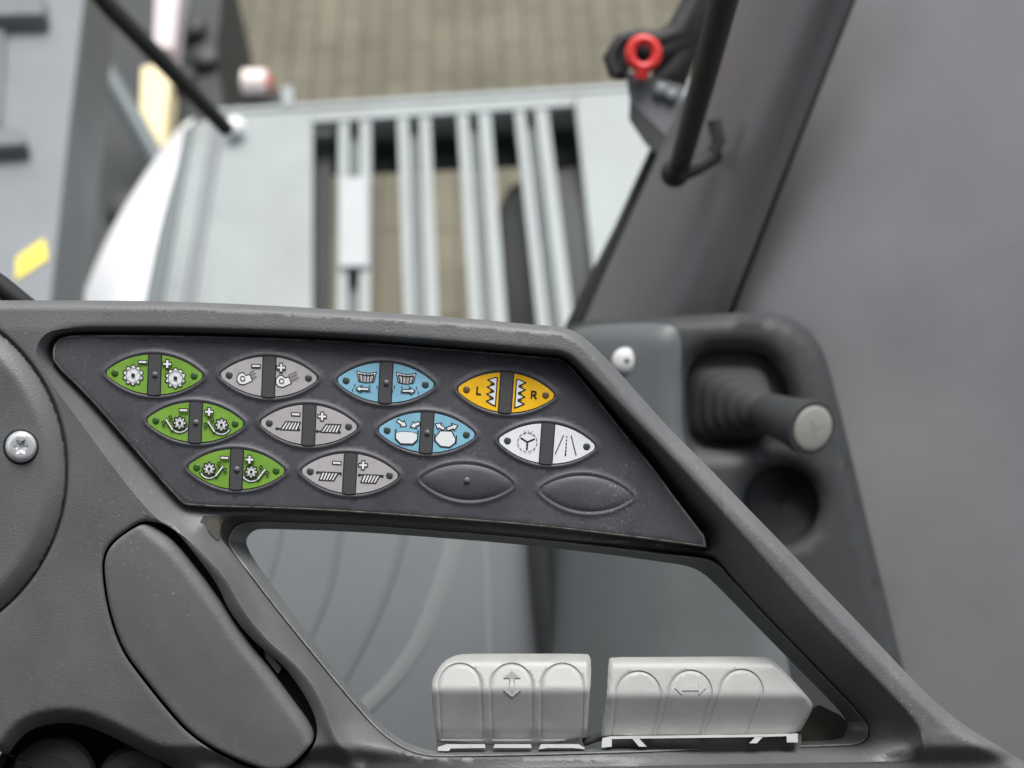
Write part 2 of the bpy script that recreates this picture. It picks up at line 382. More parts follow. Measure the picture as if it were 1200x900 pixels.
def panel_z(P):
    P = A(P); return -13 - 25 * np.clip((P[:, 0] - 60) / 780, -0.2, 1.2)
def floor_z(P):
    P = A(P); t = smoothstep(P[:, 1], 590, 660)
    return (panel_z(P) - 16 - 26 * smoothstep(P[:, 0], 640, 780)) * (1 - t) + (-60 + 26 * smoothstep(P[:, 0], 640, 300) - 38 * smoothstep(P[:, 0], 700, 860) + 30 * smoothstep(P[:, 1], 840, 885)) * t
def housing_z(P):
    P = A(P)
    inC = inside(P, CRE); dC = dist(P, CRE); dO = dist(P, OUT)
    dF = np.minimum(np.maximum(sdist(P, PAN), 0), np.maximum(sdist(P, H0), 0))
    t = dF / np.maximum(dF + dC, 1e-6)
    rb = smoothstep(P[:, 0], 600, 640) * (P[:, 1] < 860)
    top = (P[:, 1] < 400 + 0.08 * np.maximum(P[:, 0] - 400, 0)) * 1.0
    bar = np.maximum(rb, top * smoothstep(P[:, 0], 50, 110))
    tilt = np.maximum(rb, top) * (0.13 - 0.03 * smoothstep(P[:, 0], 660, 740))
    zc = -1 - 22 * smoothstep(P[:, 1], 872, 895) - tilt * np.clip(34 - dO, 0, 34)
    e = t
    zin = floor_z(P) + (zc - floor_z(P)) * e - bar * 2.5 * t ** 6
    w = 8 + 8 * smoothstep(P[:, 0], 640, 740)
    zout = zc - 22 * np.clip(1 - dO / w, 0, 1) ** 2 - bar * 2.5 * np.clip(1 - dC / 5, 0, 1) ** 2
    z = np.where(inC, zin, zout)
    # rounded lips of the openings
    z = z - 3 * np.clip(1 - dist(P, CAV) / 3.5, 0, 1) ** 2
    z = z - 34 * np.clip(1 - dist(P, ARCH) / 20, 0, 1) ** 2
    z = z - 2.5 * np.clip(1 - dist(P, H0) / 3, 0, 1) ** 2
    z = z - 7 * np.clip(1 - dist(P, DISCHOLE, False) / 3.6, 0, 1) ** 1.5
    # the ridge beside the finger recess swells up
    rid = dist(P, CRE); sel = (P[:, 0] < 430) & (P[:, 1] > 600)
    z = z + np.where(sel, 7 * np.exp(-(rid / 9) ** 2) * smoothstep(P[:, 1], 610, 680), 0)
    return z

console = empty('control_console', L(500, 640, -60), 'grey moulded armrest console with a dark keypad of coloured oval buttons', 'control console')
discpoly = np.vstack([DISCHOLE, [(-90, 760), (-90, 346)]])
def free(q): return inside(q, OUT) & ~inside(q, H0) & ~inside(q, CAV) & ~inside(q, ARCH) & (dist(q, OUT) > 1.5) & (dist(q, CAV) > 1.5) & (dist(q, H0) > 1.5) & (dist(q, ARCH) > 1.5)
lines = [(CRE, True), (PAN, True)]
for r in (209.5, 210.6, 211.6, 212.6, 213.8, 217): lines.append((A([(DISC_C[0] + r * math.cos(t), DISC_C[1] + r * math.sin(t)) for t in np.linspace(-0.9, 0.9, 130)]), False))
lines = [(p[(p[:, 0] > -88) & (dist(p, ARCH) > 2) & (dist(p, CRE) > 1)] if not c else p, c) for p, c in lines]
for r in (-8, -4, -1.8, 1.8, 4, 8): lines += offset_lines(CRE, r, lambda q: free(q) & (dist(q, PAN) > 1.2))
for r in (-2, -4.5, -8, -13): lines += offset_lines(OUT, r, lambda q: free(q) & (dist(q, CRE) > 9))
for r in (2, 4.5): lines += offset_lines(CAV, r, lambda q: free(q) & (dist(q, CRE) > 9))
for r in (3, 7, 12, 18): lines += offset_lines(ARCH, r, free)
V, z, F = height_mesh(OUT, [H0, CAV, ARCH], lines, 4.2, housing_z)
acc = Acc(); surf(acc, V, z, F)
skirt(acc, OUT, housing_z, 90, inset=-4); skirt(acc, H0, housing_z, 40); skirt(acc, CAV, housing_z, 30); skirt(acc, ARCH, housing_z, 60)
acc.build('housing', M['housing'], console, angle=50)

# dusty corner of the recess floor left free between keypad and opening
tri = smooth_poly([(229, 604), (266, 604.5), (260, 612), (257, 622), (258, 633), (252, 632)], 1)
acc = Acc(); acc.prism([L(u, v, zz) for (u, v), zz in zip(tri, housing_z(tri) + 1.6)], [L(u, v, zz) for (u, v), zz in zip(tri, housing_z(tri) - 1)])
acc.build('dust_pocket', M['dust'], console)

# opening: drop wall, thin lip with a highlight in its colour and a sloping bezel
z0 = housing_z(H0)
h1 = match(H0, H1); h2 = match(H0, H2)
acc = Acc()
bl = smoothstep(h1[:, 1], 632, 672); zl = -66 * (1 - bl) + np.clip(floor_z(h1) - 3.5, -100, -30) * bl
acc.loft([[L(u, v, a - 1.0) for (u, v), a in zip(H0, z0)], [L(u, v, a - 3) for (u, v), a in zip(h1, zl)]], True, 0)
acc.build('opening_wall', M['darkgrey'], console)
def zlf(P):
    P = A(P); k = smoothstep(P[:, 1], 632, 672); return -66 * (1 - k) + np.clip(floor_z(P) - 3.5, -100, -30) * k
def bez_z(P):
    d1, d2 = dist(P, H1), dist(P, H2); t = d1 / np.maximum(d1 + d2, 1e-6); return zlf(P) + 0.8 - 22 * t
H1r, H2r = resample(H1, 4), resample(H2, 4)
V, z, F = height_mesh(H1r, [H2r], [], 6, bez_z)
acc = Acc(); surf(acc, V, z, F); skirt(acc, H1r, bez_z, 4); skirt(acc, H2r, bez_z, 40)
acc.build('opening_bezel', M['bezel'], console, angle=30)
acc = Acc(); acc.loft([[L(u, v, a + k) for (u, v), a in zip(offset(H1r, o), zlf(H1r))] for o, k in ((1.1, 0.4), (0.6, 1.3), (-0.2, 1.4), (-0.9, 0.2))], True, 0)
acc.build('bezel_highlight', M['lip'], console)

# ---- keypad
KEYS = [ # u, v, tilt, kind
 (181, 439, 2.0, 'g1'), (315, 441.5, 2.2, 'f'), (452, 448.5, 3.0, 'b1'), (593, 460, 4.0, 'y'),
 (229, 495, 2.2, 'g2'), (362, 498, 2.6, 'c1'), (500, 507, 3.2, 'b2'), (641, 520, 4.2, 'w'),
 (277, 550, 2.4, 'g3'), (410, 555, 3.0, 'c2'), (547, 565, 3.4, 'n1'), (687, 578.5, 4.4, 'n2')]
def lens(a, b, r, n=22):
    ai, bi = a - r, b - r; R = (ai * ai + bi * bi) / (2 * bi); th = math.asin(ai / R)
    pts = []
    for t in np.linspace(-th, th, n): pts.append(((R + r) * math.sin(t), (R + r) * math.cos(t) - (R - bi)))
    for t in np.linspace(th, math.pi - th, 9)[1:-1]: pts.append((ai + r * math.sin(t), r * math.cos(t)))
    for t in np.linspace(-th, th, n): pts.append((-(R + r) * math.sin(t), -((R + r) * math.cos(t) - (R - bi))))
    for t in np.linspace(th, math.pi - th, 9)[1:-1]: pts.append((-(ai + r * math.sin(t)), -r * math.cos(t)))
    return A(pts)
class KF:
    def __init__(s, u, v, deg): s.u, s.v, s.c, s.s = u, v, math.cos(math.radians(deg)), math.sin(math.radians(deg))
    def uv(s, p):
        p = A(p).reshape(-1, 2); return np.c_[s.u + p[:, 0] * s.c + p[:, 1] * s.s, s.v + p[:, 0] * s.s - p[:, 1] * s.c]
    def w(s, p, z):
        q = s.uv(p); return [L(a, b, zz + z) for (a, b), zz in zip(q, panel_z(q))]
rings = []; ringlines = []
for (u, v, d, k) in KEYS:
    f = KF(u, v, d); blank = k[0] == 'n'
    mid = f.uv(lens(57, 24.5, 6) if blank else lens(59.5, 26.5, 6))
    rings.append((mid, blank))
    for o in (-3.2, -1.4, 0, 1.4, 3.2): ringlines.append((offset(mid, o), True))
def pan_z(P):
    P = A(P); z = panel_z(P)
    z = z - 3.5 * np.clip(1 - dist(P, PAN) / 3.0, 0, 1) ** 2
    for mid, blank in rings:
        c = mid.mean(0); near = (abs(P[:, 0] - c[0]) < 75) & (abs(P[:, 1] - c[1]) < 45)
        if not near.any(): continue
        d = sdist(P[near], mid)
        add = (1.5 if blank else 1.9) * np.clip(1 - (d / 3.2) ** 2, 0, 1) ** 1.5
        if blank: add = add + 1.2 * smoothstep(-d, 1, 20)
        z[near] += add
    return z
V, z, F = height_mesh(PAN, [], [(offset(PAN, -1.4), True), (offset(PAN, -3.2), True)] + ringlines, 5, pan_z)
acc = Acc(); surf(acc, V, z, F); skirt(acc, PAN, pan_z, 60)
acc.build('keypad_panel', M['panel'], console, angle=60, label='dark grey keypad panel with dusty edges around the buttons')

acc = Acc(); wr = [offset(PAN, o) for o in (-0.9, -1.7, -2.6)]
acc.loft([[L(u, v, zz + k) for (u, v), zz in zip(r, pan_z(r))] for r, k in zip(wr, (0.10, 0.45, 0.05))], True)
acc.build('worn_edge', M['edge'], console)

class Sym:
    """flat printing on a key: polygons stacked a hair above each other"""
    def __init__(s, kf, z): s.kf, s.z, s.a = kf, z, Acc()
    def poly(s, p, mi):
        p = A(p); ar = np.sum(p[:, 0] * np.roll(p[:, 1], -1) - np.roll(p[:, 0], -1) * p[:, 1])
        if ar < 0: p = p[::-1]
        s.a.add(s.kf.w(p, s.z), [tuple(range(len(p)))], mi); s.z += 0.025
    def stroke(s, p, w, mi=0, closed=False):
        p = A(p); n = len(p)
        for i in range(n if closed else n - 1):
            a, b = p[i], p[(i + 1) % n]; e = b - a; l = np.hypot(*e)
            if l < 1e-6: continue
            e /= l; q = np.array([-e[1], e[0]]) * w / 2; x = e * w * 0.35
            s.poly([a - x - q, b + x - q, b + x + q, a - x + q], mi)
    def shape(s, p, w=1.0, fill=1, line=0):
        s.poly(p, fill); s.stroke(p, w * 1.25, line, True)
    def circ(s, c, r, mi, n=20): s.poly([(c[0] + r * math.cos(t), c[1] + r * math.sin(t)) for t in np.linspace(0, 2 * math.pi, n + 1)[:-1]], mi)
    def ring(s, c, r, w, mi=0, a0=0, a1=360, n=24): s.stroke([(c[0] + r * math.cos(t), c[1] + r * math.sin(t)) for t in np.radians(np.linspace(a0, a1, n))], w, mi)
    def minus(s, c): x, y = c; s.shape([(x - 5, y - 1.7), (x + 5, y - 1.7), (x + 5, y + 1.7), (x - 5, y + 1.7)], 0.9)
    def plus(s, c):
        x, y = c; a, b = 5.2, 1.8
        s.shape([(x - a, y - b), (x - b, y - b), (x - b, y - a), (x + b, y - a), (x + b, y - b), (x + a, y - b), (x + a, y + b), (x + b, y + b), (x + b, y + a), (x - b, y + a), (x - b, y + b), (x - a, y + b)], 0.9)
    def arrow(s, a, b, w=4.0, hl=6, hw=9, lw=0.9):
        a, b = A(a), A(b); e = (b - a) / np.hypot(*(b - a)); q = np.array([-e[1], e[0]]); m = b - e * hl
        s.shape([a - q * w / 2, m - q * w / 2, m - q * hw / 2, b, m + q * hw / 2, m + q * w / 2, a + q * w / 2], lw)
    def gear(s, c, r):
        pts = []
        for i in range(10):
            t = 2 * math.pi * i / 10
            pts += [(c[0] + r * 0.80 * math.cos(t), c[1] + r * 0.80 * math.sin(t)), (c[0] + r * 1.04 * math.cos(t + 0.28), c[1] + r * 1.04 * math.sin(t + 0.28)), (c[0] + r * 0.98 * math.cos(t + 0.48), c[1] + r * 0.98 * math.sin(t + 0.48))]
        s.shape(pts, 0.9); s.ring(c, r * 0.70, 0.7); s.circ(c, r * 0.19, 0)
        for t in (0.5, 2.1, 3.7, 5.2): s.stroke([(c[0] + r * .3 * math.cos(t), c[1] + r * .3 * math.sin(t)), (c[0] + r * .62 * math.cos(t), c[1] + r * .62 * math.sin(t))], 0.35, 0)
    def thresher(s, c, side, r=7.6):
        n = 8; pts = []
        for i in range(n * 4):
            t = 2 * math.pi * i / (n * 4); k = r * (0.92 + 0.16 * math.cos(n * t)); pts.append((c[0] + k * math.cos(t), c[1] + k * math.sin(t)))
        a0, a1 = (205, 318) if side > 0 else (222, 335)
        arc = [(c[0] + 9.6 * math.cos(t), c[1] + 9.6 * math.sin(t)) for t in np.radians(np.linspace(a0, a1, 14))] + [(c[0] + 12.2 * math.cos(t), c[1] + 12.2 * math.sin(t)) for t in np.radians(np.linspace(a1, a0, 14))]
        s.shape(arc, 0.8); s.shape(pts, 1.2); s.ring(c, r * 0.62, 0.5); s.circ(c, r * 0.24, 0)
        x = c[0] + side * 9.5
        ln = [A((x - side * 1.5, c[1] - 8)), A((x + side * 6.5, c[1] + 3.5))]
        s.stroke(ln, 3.4, 0); s.stroke(ln, 1.6, 1)
        for (dx, dy) in ((1.5, 6.2), (9.3, -0.5)):
            s.shape([(x + side * (dx - 1.9), c[1] + dy - 1.2), (x + side * (dx + 0.6), c[1] + dy - 2.0), (x + side * (dx + 2.0), c[1] + dy + 0.8), (x + side * (dx - 0.5), c[1] + dy + 1.9)], 1.0, fill=2)
    def fan(s, c, longer):
        x, y = c
        s.shape([(x + 2, y - 7.2), (x + 11.5, y - 2.5), (x + 8.2, y + 5.2), (x + 4, y + 3.6), (x, y + 7), (x - 4, y + 5.8), (x - 6.8, y + 1.8), (x - 6.6, y - 3), (x - 3.5, y - 6.6)], 0.9)
        s.ring(c, 2.7, 0.9)
        for i in range(3):
            for j in range(3 if not longer else 5):
                px, py = x + 10.8 + i * -1.4 + j * 1.9, y + 0.4 + i * 3.3 + j * 1.0
                s.stroke([(px, py), (px + 1.3, py + 0.55)], 0.9)
    def comb(s, c, up):
        x, y = c; k = 1 if up else -1; h = 4.8
        for yy in ((-h, -h + 1.4) if up else (h, h - 1.4)):
            s.stroke([(x - 14.5, y + yy), (x + 11.5 if up else x + 14.5, y + yy)], 0.8)
        b = [(x - 10, y - h), (x + 9.5, y - h), (x + 13, y + h), (x - 4, y + h)] if up else [(x - 11, y - h), (x + 6, y - h), (x + 11, y + h), (x - 8, y + h)]
        s.poly(b, 1)
        for i in range(6):
            x0 = b[0][0] + (b[1][0] - b[0][0]) * i / 5; x1 = b[3][0] + (b[2][0] - b[3][0]) * i / 5
            s.stroke([(x0, b[0][1]), (x1, b[2][1])], 1.6)
        s.stroke([b[0], b[1]], 1.2); s.stroke([b[3], b[2]], 1.2)
        if up:
            s.circ((x - 14.5, y - h + 0.8), 1.6, 0); s.circ((x + 11.6, y - h + 0.8), 1.6, 0)
        else:
            s.circ((x - 13.5, y + h - 0.8), 1.6, 0); s.circ((x + 13.6, y + h - 0.8), 1.6, 0)
    def spreader(s, c, side):
        x, y = c
        top = [(x + 11.5 * t, y + 7.0 - 2.2 * (1 - t * t)) for t in np.linspace(-1, 1, 9)]
        bot = [(x + 9.0 * t, y - 7 - 1.6 * (1 - t * t) + 2.4) for t in np.linspace(1, -1, 9)]
        s.shape(top + bot, 0.8)
        s.stroke([(px, py - 2.4) for px, py in top[1:-1]], 1.4)
        for i in range(5):
            t = -0.8 + 0.4 * i
            s.stroke([(x + 11 * t, y + 3.3), (x + 9 * t, y - 4.6)], 1.5, 0)
            s.stroke([(x + 11 * t + 2.0, y + 1.0), (x + 9 * t + 1.8, y - 4.4)], 0.5, 0)
        for i in range(4):
            t = -1.15 + 0.77 * i
            for j in (0, 1): s.stroke([(x + 11 * t * (1 + .16 * j), y - 9 - 5.4 * j), (x + 11.8 * t * (1 + .16 * j), y - 11.2 - 5.4 * j)], 1.0, 0)
        ax, ay = x - side * -1 * 4 , y - 14.2
        s.arrow((ax - side * 7.5, ay - side * 0.4), (ax + side * 7.5, ay + 0.4), 3.2, 5.5, 7.5)

KEYFACE = {'g': 'green', 'f': 'grey_key', 'c': 'grey_key', 'b': 'blue', 'y': 'yellow', 'w': 'white_key'}
KEYLABEL = {'g1': 'green button with two toothed drum symbols', 'g2': 'green button with drum and grain symbols, middle of the three green ones', 'g3': 'lowest green button with drum and grain symbols',
 'f': 'grey button with two fan symbols', 'c1': 'grey button with two slanted sieve symbols on feet', 'c2': 'lowest grey button with two slanted sieve symbols', 'b1': 'light blue button with two spreader symbols',
 'b2': 'light blue button with tank cover and arrow symbols', 'y': 'yellow button lettered L and R with white sawtooth symbols', 'w': 'white button with steering wheel and road symbols',
 'n1': 'blank dark button with a small bump', 'n2': 'blank dark button with no bump'}
def bevel_slab(acc, loop_fn, z0, z1, bev, mi=0):
    r = [loop_fn(0, z0), loop_fn(0, z1 - bev), loop_fn(-bev * 0.8, z1)]
    acc.loft(r, True, mi); n = len(r[-1]); b = len(acc.v) - n
    acc.f.append(tuple(range(b, b + n))); acc.m.append(mi)
def orient(loop): return loop[::-1]
for (u, v, d, k) in KEYS:
    f = KF(u, v, d)
    if k[0] == 'n':
        acc = Acc(); base = lens(53, 20.5, 6)
        # a shallow pillow moulded in the membrane
        rr = []
        for q, zz in ((1.0, 0.2), (0.9, 1.5), (0.7, 2.5), (0.45, 3.1), (0.2, 3.4), (0.02, 3.5)): rr.append(f.w(base * q, zz)[::-1])
        acc.loft(rr, True)
        key = acc.build('key', M['panel'], console, label=KEYLABEL[k])
        if k == 'n1':
            acc = Acc(); c = f.w([(0, 2)], 2.9)[0]; acc.sphere(c, 4.2 * SCL, squash=0.8, half=True); acc.build('bump', M['bump'], key)
        continue
    col = M[KEYFACE[k[0]]]
    acc = Acc()
    bevel_slab(acc, lambda o, zz: f.w(lens(57.4 + o, 24.6 + o, 6), zz)[::-1], -1.5, 1.2, 0.3, 1)
    bevel_slab(acc, lambda o, zz: f.w(lens(56.1 + o, 23.3 + o, 5.5), zz)[::-1], 0.5, 1.7, 0.3, 0)
    acc.v = acc.v
    key = acc.build('key', [col, M['ink']], console, angle=50, label=KEYLABEL[k])
    # divider bar with its two dark side lines
    acc = Acc(); bx = 7.2; lp = lens(57, 24.2, 6)
    top = [(-bx, 22.8), (0, 24.2), (bx, 22.8)]; bar = [(-bx, -23.2), (0, -24.2), (bx, -23.2)] + top[::-1]
    lin_ = [(-bx - 1.1, -22.9), (0, -24.4), (bx + 1.1, -22.9), (bx + 1.1, 22.9), (0, 24.4), (-bx - 1.1, 22.9)]
    acc.prism(f.w(lin_, 2.0), f.w(lin_, 1.0), 1); acc.prism(f.w(A(bar) * A([0.96, 1]), 3.0), f.w(bar, 1.2), 0)
    acc.build('divider', [M['divider'], M['ink']], key)
    if k in ('g1', 'g2', 'g3', 'b1', 'b2'):
        acc = Acc(); acc.sphere(f.w([(0.8, 0)], 2.4)[0], 3.9 * SCL, squash=0.85, half=True); acc.build('bump', M['bump'], key)
    dm = M['dot_yellow'] if k == 'y' else M['dot_green'] if k[0] == 'g' else M['dot']
    for sx in (-1, 1):
        acc = Acc(); c = f.w([(sx * 46.5, 0)], 1.6)[0]; acc.sphere(c, 4.4 * SCL, squash=0.28, half=True); acc.build('indicator', [dm], key)
    mats = [M['ink'], M['white_ink'], col]
    for sx in (-1, 1):
        s = Sym(f, 1.95)
        if k == 'g1':
            s.gear((-25, -1.5) if sx < 0 else (24.6, -3.2), 12)
            s.minus((-14.5, 14.4)) if sx < 0 else s.plus((14.5, 13.2))
        elif k == 'g2':
            s.thresher((-18.5, -1.2) if sx < 0 else (30.5, -1.6), -1, 7.6)
            s.minus((-14.5, 13.8)) if sx < 0 else s.plus((15.5, 13.2))
        elif k == 'g3':
            s.thresher((-32, -0.6) if sx < 0 else (17.5, -2.2), 1, 7.4)
            s.minus((-14.5, 13)) if sx < 0 else s.plus((14.8, 12.2))
        elif k == 'f':
            s.fan((-30.5, -3.2) if sx < 0 else (15.2, -4.4), sx > 0)
            s.minus((-15.5, 12.2)) if sx < 0 else s.plus((14, 11.4))
        elif k in ('c1', 'c2'):
            c = ((-23, -2) if sx < 0 else (24.5, -2.8)) if k == 'c1' else ((-24.5, -4.5) if sx < 0 else (24.5, -5))
            s.comb(c, k == 'c1'); s.minus((-16, 11.8)) if sx < 0 else s.plus((15, 10.8))
        elif k == 'b1':
            s.spreader((-23, 5.2) if sx < 0 else (23.5, 6.2), sx)
        elif k == 'b2':
            if sx < 0:
                s.arrow((-35, 12.5), (-24, 6)); s.arrow((-9, 11), (-19.5, 5.5))
                s.shape([(-36, -2), (-30, -0.4), (-23, 0), (-16, -0.4), (-10.5, -2), (-10.5, -9), (-15.5, -14), (-30, -14.5), (-36, -8.5)], 0.5)
                s.stroke([(-36.3, 2), (-36.3, -8.6), (-30, -14.7), (-15.5, -14.4), (-10.3, -9), (-10.3, 2)], 1.5)
            else:
                s.arrow((20.5, 5.5), (9.5, 11)); s.arrow((23.5, 5.5), (36, 10.5))
                s.shape([(15.5, 3), (29, 3.4), (34.5, -5.5), (34, -10), (28, -15.5), (17, -15), (10.2, -8.5), (10.5, -4.5)], 1.1)
                s.stroke([(9.6, -1), (9.6, -8.6)], 1.2); s.stroke([(35.3, -1.5), (35, -10.4)], 1.2)
        elif k == 'y':
            s.z = 1.95
            x0 = sx * 11.3; ys = np.linspace(16.2, -17.0, 5); pts = [(x0, ys[0]), ]
            for i in range(4):
                pts += [(sx * 14.5, ys[i]), (sx * 22.3, (ys[i] * 0.62 + ys[i + 1] * 0.38)), (sx * 14.8, ys[i + 1] + 1.2)]
            pts += [(x0, ys[-1])]
            s.shape([(p[0], p[1] + (0.4 if sx < 0 else 0)) for p in pts], 1.1)
            for i in range(1, 4): s.poly([(sx * 20.0, ys[i] + 0.9), (sx * 14.2, ys[i] + 2.4), (sx * 14.2, ys[i] - 0.6)], 0)
            if sx < 0: s.stroke([(-34, 4.2), (-34, -4), (-29.6, -4)], 1.9, 0)
            else:
                s.stroke([(30.2, -4.4), (30.2, 3.6)], 1.8, 0)
                s.stroke([(30.2, 3.6), (33.6, 3.6), (35.1, 2.7), (35.1, 0.8), (33.6, -0.3), (30.2, -0.3)], 1.7, 0); s.stroke([(32.8, -0.3), (35.6, -4.5)], 1.9, 0)
        elif k == 'w':
            if sx < 0:
                c = (-23, 0.2)
                for t in (28, 152, 270):
                    a = math.radians(t); s.stroke([c, (c[0] + 8.6 * math.cos(a), c[1] + 8.6 * math.sin(a))], 2.0, 0)
                for t in range(-40, 330, 30):
                    if t == 90: continue
                    s.ring(c, 11.2, 0.8, 0, t - 9, t + 9, 5)
                for t in (70, 90, 110): a = math.radians(t); s.stroke([(c[0] + 11 * math.cos(a), c[1] + 12 * math.sin(a)), (c[0] + 13.6 * math.cos(a), c[1] + 14.0 * math.sin(a))], 0.6, 0)
            else:
                s.stroke([(18.6, 11), (10.5, -11.5)], 1.2, 0); s.stroke([(27.6, 11.3), (35, -11)], 1.2, 0)
                for i in range(6): s.stroke([(22.6, 10.5 - i * 4.1), (22.6, 8.9 - i * 4.2)], 1.2 + 0.1 * i, 0)
        s.a.build('symbol', mats, key, smooth=False)

# ---- lid with finger recess
acc = Acc()
def lid_z(P): return -0.5 - 3 * np.clip(1 - dist(P, LID) / 3.5, 0, 1) ** 2 + 1.5 * smoothstep(dist(P, LID), 0, 50) - 11 * np.clip(1 - dist(P, LIDR, False) / 17, 0, 1) ** 1.6
V, z, F = height_mesh(LID, [], offset_lines(LID, -1.7) + offset_lines(LID, -3.5) + offset_lines(LID, -15), 5, lid_z)
surf(acc, V, z, F); skirt(acc, LID, lid_z, 26)
acc.build('lid', M['lid'], console, label='smooth grey lid with rounded corners beside the finger recess')
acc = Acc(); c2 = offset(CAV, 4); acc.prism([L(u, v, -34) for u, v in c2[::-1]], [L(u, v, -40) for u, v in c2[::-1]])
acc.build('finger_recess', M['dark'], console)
# small grey catch showing in the recess
acc = Acc(); q = [(308, 757), (330, 783), (326, 790), (312, 772)]; acc.prism([L(u, v, -22) for u, v in q[::-1]], [L(u, v, -30) for u, v in q[::-1]])
acc.build('catch', M['lever'], console)

# ---- round cover with its screw
def disc_ring(r, zz): return [L(DISC_C[0] + r * math.cos(t), DISC_C[1] + r * math.sin(t), zz) for t in np.linspace(0, 2 * math.pi, 161)[:-1]][::-1]
acc = Acc(); acc.loft([disc_ring(207.5, -12), disc_ring(207, -3), disc_ring(205, -0.5), disc_ring(198, 5), disc_ring(189, 11), disc_ring(184.5, 12.5), disc_ring(180, 12.8)], True, 0, capend=True)
cover = acc.build('round_cover', M['housing'], console, label='round grey cover disc with a zinc screw at the left edge')
acc = Acc(); acc.loft([[L(DISC_C[0] + r * math.cos(t), DISC_C[1] + r * math.sin(t), zz) for t in np.linspace(0, 2 * math.pi, 121)[:-1]][::-1] for r, zz in ((211.2, -5.0), (204, -5.6))], True)
acc.build('cover_gap', M['dark'], console)
acc = Acc()
def star_ring(k, zz): return [L(24.5 + k * (7.6 + 1.7 * math.cos(6 * t)) * math.cos(t), 523.5 + k * (7.6 + 1.7 * math.cos(6 * t)) * math.sin(t), zz) for t in np.linspace(0, 2 * math.pi, 37)[:-1]][::-1]
def circ_ring(cu, cv, r, zz, n=36): return [L(cu + r * math.cos(t), cv + r * math.sin(t), zz) for t in np.linspace(0, 2 * math.pi, n + 1)[:-1]][::-1]
acc.loft([circ_ring(24.5, 523.5, 21.5, 12.6), circ_ring(24.5, 523.5, 20.5, 13.4), circ_ring(24.5, 523.5, 17, 13.4)], True, 1)
acc.loft([circ_ring(24.5, 523.5, 18.5, 13), circ_ring(24.5, 523.5, 17.8, 16.5), circ_ring(24.5, 523.5, 15, 19.5), circ_ring(24.5, 523.5, 11, 20.4), star_ring(1.0, 20.0), star_ring(0.92, 16.5), star_ring(0.6, 15.5), star_ring(0.15, 15.2)], True, 0, capend=True)
acc.build('screw', [M['chrome'], M['dark']], cover)

# ---- bottom left recess with dark hinge lobes
acc = Acc()
bk = offset(ARCH, 8); acc.prism([L(u, v, -110) for u, v in bk[::-1]], [L(u, v, -116) for u, v in bk[::-1]])
acc.build('hinge_recess', M['dark'], console)
for (cu, cv, r) in ((62, 912, 52), (158, 918, 44)):
    acc = Acc(); acc.loft([circ_ring(cu, cv, r, -108), circ_ring(cu, cv, r, -70), circ_ring(cu, cv, r - 6, -60), circ_ring(cu, cv, r * 0.5, -56)], True, 0, capend=True)
    acc.build('hinge_lobe', M['darkgrey'], console)

# ---- the two pale levers
def arch_poly(top, cx_t, half, bl, br, vb):
    """finger groove: round top, straight sides running to the bottom points"""
    pts = []
    for t in np.linspace(math.pi, 0, 17): pts.append((cx_t + half * math.cos(t), top + half * 1.05 - half * 1.05 * math.sin(t)))
    return A(pts + [(br, vb), (bl, vb)])
def lever(outline, arches, prof, label, emblem, tabs, seed):
    outl = resample(smooth_poly(outline, 1), 2.5)
    pv, pz = zip(*prof)
    ap = [resample(a, 2.5) for a in arches]
    def zf(P):
        P = A(P); z = np.interp(P[:, 1], pv, pz)
        # soften the fold
        z = 0.5 * z + 0.25 * np.interp(P[:, 1] - 3, pv, pz) + 0.25 * np.interp(P[:, 1] + 3, pv, pz)
        dO = dist(P, outl); z = z - 4 * np.clip(1 - dO / 3.5, 0, 1) ** 2
        for a in ap:
            sd = sdist(P, a); z = z - 1.9 * np.clip(1 - (sd / 1.7) ** 2, 0, 1) - 0.9 * smoothstep(-sd, -0.5, 1.5)
        return z
    ln = []
    for a in ap: ln += [(offset(a, -1.7), True), (a, True), (offset(a, 1.7), True)]
    ln = [(p[inside(p, offset(outl, -2))], False) for p, _ in ln]
    V, z, F = height_mesh(outl, [], [l for l in ln if len(l[0]) > 2], 3.0, zf)
    acc = Acc(); surf(acc, V, z, F); skirt(acc, outl, zf, 26)
    lv = acc.build('lever', M['lever'], console, label=label, angle=55)
    s = Acc()
    for poly in emblem:
        poly = A(poly); p2 = poly.mean(0) + (poly - poly.mean(0)) * 0.86
        ar = np.sum(poly[:, 0] * np.roll(poly[:, 1], -1) - np.roll(poly[:, 0], -1) * poly[:, 1])
        if ar > 0: poly, p2 = poly[::-1], p2[::-1]
        za, zb = zf(poly), zf(p2)
        s.loft([[L(u, v, a - 0.5) for (u, v), a in zip(poly, za)], [L(u, v, a + 1.6) for (u, v), a in zip(p2, zb)]], True, 0, capend=True)
    s.build('arrow_emblem', M['lever'], lv, angle=20)
    x0, x1 = min(p[0] for p in outline), max(p[0] for p in outline)
    acc = Acc(); q = [(x0 + 6, 862), (x1 - 14, 860), (x1 - 14, 884), (x0 + 6, 888)]; acc.prism([L(u, v, -66) for u, v in q[::-1]], [L(u, v, -96) for u, v in q[::-1]]); acc.build('hinge_bar', M['housing'], lv)
    for t in tabs:
        acc = Acc(); t = A(t)
        ar = np.sum(t[:, 0] * np.roll(t[:, 1], -1) - np.roll(t[:, 0], -1) * t[:, 1])
        if ar > 0: t = t[::-1]
        acc.prism([L(u, v, -44) for u, v in t], [L(u, v, -60) for u, v in t]); acc.build('tab', M['lever_tab'], lv)
    return lv
